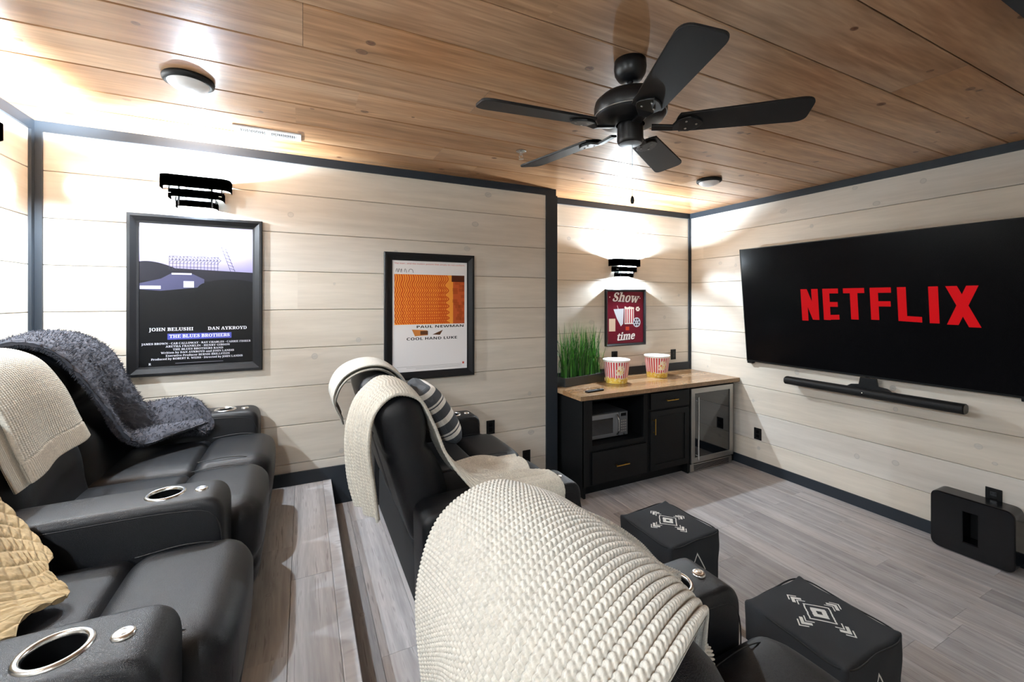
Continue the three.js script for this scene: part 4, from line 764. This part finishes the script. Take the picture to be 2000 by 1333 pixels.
// ---------------------------------------------------------------- poufs
{
  const top = canvasTexture(1024, 1024, (x, w, h) => {
    x.fillStyle = '#24272b'; x.fillRect(0, 0, w, h); for (let i = 0; i < 6000; i++) { x.globalAlpha = 0.16; x.fillStyle = hash(i, 1) > 0.5 ? '#33373c' : '#16181b'; x.fillRect(hash(i, 2) * w, hash(i, 3) * h, 2 + 16 * hash(i, 4), 2); } x.globalAlpha = 1;
    x.strokeStyle = x.fillStyle = '#dcdad4'; x.lineJoin = 'miter';
    const ragged = (pts) => { x.beginPath(); for (let i = 0; i < pts.length; i++) { const [a, b] = pts[i], [c, d] = pts[(i + 1) % pts.length]; for (let k = 0; k < 14; k++) { const t = k / 14, j = 5 * (hash(i * 31 + k, 7) - 0.5); x.lineTo(w * lerp(a, c, t) + j, h * lerp(b, d, t) + j); } } x.closePath(); };
    // open diamond with a solid one inside that has a square hole
    x.lineWidth = 15; ragged([[0.5, 0.335], [0.665, 0.5], [0.5, 0.665], [0.335, 0.5]]); x.stroke();
    ragged([[0.5, 0.40], [0.6, 0.5], [0.5, 0.6], [0.4, 0.5]]); x.fill(); x.fillStyle = '#24272b'; ragged([[0.5, 0.465], [0.535, 0.5], [0.5, 0.535], [0.465, 0.5]]); x.fill();
    x.fillStyle = '#dcdad4';
    // arrowheads on the four diagonals... each a thin, a thick and a thin chevron pointing outwards
    for (let q = 0; q < 4; q++) { x.save(); x.translate(w / 2, h / 2); x.rotate(q * Math.PI / 2); x.lineCap = 'butt'; for (const [r, wd, sp] of [[0.235, 13, 0.055], [0.285, 34, 0.06], [0.34, 14, 0.06]]) { x.lineWidth = wd; x.beginPath(); x.moveTo(-w * sp, -w * (r - sp)); x.lineTo(0, -w * r); x.lineTo(w * sp, -w * (r - sp)); x.stroke(); } x.restore(); }
  });
  const side = canvasTexture(512, 512, (x, w, h) => {
    x.fillStyle = '#222529'; x.fillRect(0, 0, w, h); for (let i = 0; i < 3000; i++) { x.globalAlpha = 0.16; x.fillStyle = hash(i, 1) > 0.5 ? '#33373c' : '#16181b'; x.fillRect(hash(i, 2) * w, hash(i, 3) * h, 2 + 12 * hash(i, 4), 2); } x.globalAlpha = 1;
    x.strokeStyle = '#dcdad4'; x.lineWidth = 9; x.beginPath(); x.moveTo(w * 0.5, h * 0.22); x.lineTo(w * 0.66, h * 0.5); x.lineTo(w * 0.5, h * 0.78); x.lineTo(w * 0.34, h * 0.5); x.closePath(); x.stroke();
  });
  const mt = std({ map: top, roughness: 0.95, bumpMap: rep(weaveBump, 12), bumpScale: 0.0008 }), ms = std({ map: side, roughness: 0.95, bumpMap: rep(weaveBump, 12), bumpScale: 0.0008 });
  const S = 0.4, H = 0.37, RR = 0.012;
  const shape = (off) => (q, a, b, c) => {
    const bul = 0.012 * (1 - b * b); if (Math.abs(a) > 0.6) q.x += Math.sign(a) * bul * (1 - c * c); if (Math.abs(c) > 0.6) q.z += Math.sign(c) * bul * (1 - a * a);
    q.x += 0.008 * (noise(q.y * 12 + off, q.z * 10) - 0.5); q.z += 0.008 * (noise(q.y * 12 + off + 7, q.x * 10) - 0.5);
    if (b > 0.5) q.y += 0.014 * (1 - a * a) * (1 - c * c) + 0.006 * (noise(q.x * 9 + off, q.z * 9) - 0.5) + 0.012 * Math.pow(Math.abs(a * c), 8); const pk = 1 + 0.03 * Math.pow(Math.abs(a * c), 10) * Math.max(0, b); q.x *= pk; q.z *= pk;
  };
  const build = (pos, turn, off, label) => {
    const g = thing('floor_pouf', label, 'pouf', pos, 'charcoal printed poufs'); g.rotation.y = turn;
    const geo = puff(S, H, S, RR, [30, 24, 30], shape(off)).translate(0, H / 2 - 0.002, 0), tri = geo.toNonIndexed(), p = tri.attributes.position, n = tri.attributes.normal, T1 = { pos: [], nor: [], uv: [] }, T2 = { pos: [], nor: [], uv: [] };
    for (let i = 0; i < p.count; i += 3) {
      const ny = (n.getY(i) + n.getY(i + 1) + n.getY(i + 2)) / 3, nx = n.getX(i), o = ny > 0.6 ? T1 : T2, ax = Math.abs(nx) > Math.abs(n.getZ(i));
      for (let k = i; k < i + 3; k++) { o.pos.push(p.getX(k), p.getY(k), p.getZ(k)); o.nor.push(n.getX(k), n.getY(k), n.getZ(k)); if (o === T1) o.uv.push(p.getX(k) / S + 0.5, 0.5 - p.getZ(k) / S); else o.uv.push((ax ? p.getZ(k) : p.getX(k)) / S + 0.5, p.getY(k) / H); }
    }
    const mk = (o) => { const b = new THREE.BufferGeometry(); b.setAttribute('position', new THREE.Float32BufferAttribute(o.pos, 3)); b.setAttribute('normal', new THREE.Float32BufferAttribute(o.nor, 3)); b.setAttribute('uv', new THREE.Float32BufferAttribute(o.uv, 2)); return b; };
    mesh('side_cover', mk(T2), ms, g); const t = mesh('top_cover', mk(T1), mt, g); t.userData.label = 'top with cream diamond and arrow print';
    const e = S / 2 - 0.008; mesh('piping', tube([[-e, H + 0.002, -e], [0, H + 0.003, -e - 0.012], [e, H + 0.002, -e], [e + 0.012, H + 0.003, 0], [e, H + 0.002, e], [0, H + 0.003, e + 0.012], [-e, H + 0.002, e], [-e - 0.012, H + 0.003, 0], [-e, H + 0.002, -e]].map((q) => [q[0], q[1] - 0.012, q[2]]), 0.0035, 160, 6), M.under, g);
  };
  build([1.985, 0, -1.905], 0.03, 3, 'charcoal square pouf with cream diamond print nearer the counter');
  build([1.975, 0, -1.055], -0.02, 11, 'charcoal square pouf with cream diamond print nearer the viewer');
}

// ---------------------------------------------------------------- ceiling fan and fittings
{
  const g = thing('ceiling_fan', 'black five-blade ceiling fan with pull chain', 'ceiling fan', [1.26, CE, -1.42]);
  mesh('canopy', lathe([[0, 0], [0.066, 0], [0.068, -0.03], [0.064, -0.055], [0.05, -0.078], [0.03, -0.088], [0.014, -0.09]], 40), M.blackMetal, g);
  mesh('downrod', join([cyl(0.0125, 0.0125, 0.11, 20, 0, -0.12, 0), cyl(0.024, 0.024, 0.02, 24, 0, -0.135, 0)]), M.blackMetal, g);
  const mo = mesh('motor_housing', lathe([[0.02, -0.142], [0.08, -0.145], [0.125, -0.155], [0.147, -0.175], [0.152, -0.195], [0.152, -0.225], [0.146, -0.232], [0.146, -0.238], [0.135, -0.255], [0.1, -0.268], [0.06, -0.272]], 64), M.blackMetal, g);
  mesh('motor_ring', new THREE.TorusGeometry(0.149, 0.0025, 8, 64).rotateX(Math.PI / 2).translate(0, -0.234, 0), M.brushed, mo);
  mesh('switch_housing', lathe([[0.05, -0.268], [0.054, -0.28], [0.055, -0.34], [0.05, -0.352], [0.046, -0.355], [0, -0.357]], 40), M.blackMetal, g);
  const blade = new THREE.Shape(); blade.moveTo(0.2, -0.058); blade.lineTo(0.62, -0.073); blade.quadraticCurveTo(0.672, -0.073, 0.672, -0.03); blade.lineTo(0.672, 0.04); blade.quadraticCurveTo(0.672, 0.073, 0.63, 0.073); blade.lineTo(0.2, 0.058); blade.quadraticCurveTo(0.17, 0.0, 0.2, -0.058);
  const bg = new THREE.ExtrudeGeometry(blade, { depth: 0.006, bevelEnabled: true, bevelSize: 0.002, bevelThickness: 0.002, bevelSegments: 2, curveSegments: 8 }).rotateX(-Math.PI / 2);
  const iron = new THREE.Shape(); iron.moveTo(0.09, -0.016); iron.lineTo(0.17, -0.014); iron.quadraticCurveTo(0.2, -0.045, 0.235, -0.046); iron.quadraticCurveTo(0.275, -0.03, 0.285, 0); iron.quadraticCurveTo(0.275, 0.03, 0.235, 0.046); iron.quadraticCurveTo(0.2, 0.045, 0.17, 0.014); iron.lineTo(0.09, 0.016);
  const ig = new THREE.ExtrudeGeometry(iron, { depth: 0.005, bevelEnabled: true, bevelSize: 0.003, bevelThickness: 0.003, bevelSegments: 2, curveSegments: 10 }).rotateX(-Math.PI / 2);
  { const p = ig.attributes.position; for (let i = 0; i < p.count; i++) { const r = p.getX(i), t = sstep(0.09, 0.2, r); p.setY(i, p.getY(i) - 0.02 * Math.sin(Math.PI * t)); } ig.computeVertexNormals(); }
  for (let k = 0; k < 5; k++) {
    const a = (114 - 72 * k) * Math.PI / 180, b = mesh('blade', bg, M.fanBlade, g); b.position.y = -0.286; b.rotation.set(0, -a, 0); b.rotateX(-0.21);
    const ir = mesh('blade_iron', ig, M.blackMetal, b); ir.position.y = -0.009;
    for (const [x, z] of [[0.222, -0.024], [0.222, 0.024], [0.262, 0]]) mesh('screw', new THREE.SphereGeometry(0.005, 10, 8).scale(1, 0.5, 1).translate(x, -0.004, z), M.brushed, ir);
  }
  mesh('pull_chain', cyl(0.0012, 0.0012, 0.225, 8, 0.012, -0.468, 0), M.brushed, g);
  mesh('chain_fob', lathe([[0, -0.61], [0.006, -0.608], [0.0085, -0.596], [0.006, -0.582], [0.002, -0.575]], 20).translate(0.012, 0, 0), M.blackMatte, g);
}
function disk(pos, label) {
  const g = thing('ceiling_light', label, 'ceiling light', pos, 'round ceiling lights, switched off');
  mesh('trim_ring', lathe([[0.06, -0.001], [0.098, -0.001], [0.101, -0.008], [0.098, -0.02], [0.088, -0.027], [0.08, -0.024]], 56), M.blackMatte, g);
  mesh('lens', lathe([[0.084, -0.02], [0.078, -0.032], [0.06, -0.046], [0.035, -0.054], [0.015, -0.057], [0, -0.0575]], 48), M.lens, g);
}
disk([-0.475, CE, -2.43], 'round black-rimmed ceiling light above the rear recliners');
disk([3.1, CE, -2.52], 'round black-rimmed ceiling light near the television corner');
{
  const g = thing('air_register', 'white slotted air register set in the ceiling', 'vent', [-0.19, CE, -2.99]);
  const sh = new THREE.Shape([[-0.18, -0.058], [0.18, -0.058], [0.18, 0.058], [-0.18, 0.058]].map((p) => new THREE.Vector2(...p))); sh.holes.push(new THREE.Path([[-0.15, -0.03], [-0.15, 0.03], [0.15, 0.03], [0.15, -0.03]].map((p) => new THREE.Vector2(...p))));
  mesh('frame', new THREE.ExtrudeGeometry(sh, { depth: 0.006, bevelEnabled: true, bevelSize: 0.002, bevelThickness: 0.002, bevelOffset: -0.002, bevelSegments: 2 }).rotateX(Math.PI / 2).translate(0, -0.002, 0), M.white, g);
  mesh('duct', box(0.3, 0.002, 0.06, 0, -0.001, 0), M.under, g);
  for (let i = 0; i < 30; i++) if (i !== 14 && i !== 15) mesh('louver', box(0.0035, 0.008, 0.06, -0.145 + i * 0.01, -0.006, 0).rotateY(0), M.white, g); else mesh('louver', box(0.01, 0.008, 0.06, -0.145 + i * 0.01, -0.006, 0), M.white, g);
}
{
  const g = thing('sprinkler_head', 'small chrome sprinkler head on the ceiling planks', 'sprinkler', [1.344, CE, -2.6]);
  mesh('escutcheon', lathe([[0, 0], [0.036, 0], [0.034, -0.006], [0.02, -0.01], [0.0, -0.01]], 36), M.steel, g);
  mesh('frame', join([cyl(0.009, 0.009, 0.02, 16, 0, -0.018, 0), tube([[0.006, -0.026, 0], [0.016, -0.038, 0], [0.006, -0.052, 0]], 0.0025, 12, 6), tube([[-0.006, -0.026, 0], [-0.016, -0.038, 0], [-0.006, -0.052, 0]], 0.0025, 12, 6), cyl(0.007, 0.007, 0.006, 12, 0, -0.053, 0)]), M.steel, g);
  mesh('deflector', cyl(0.018, 0.018, 0.002, 20, 0, -0.057, 0), M.steel, g);
}
renderer.render(scene, camera);
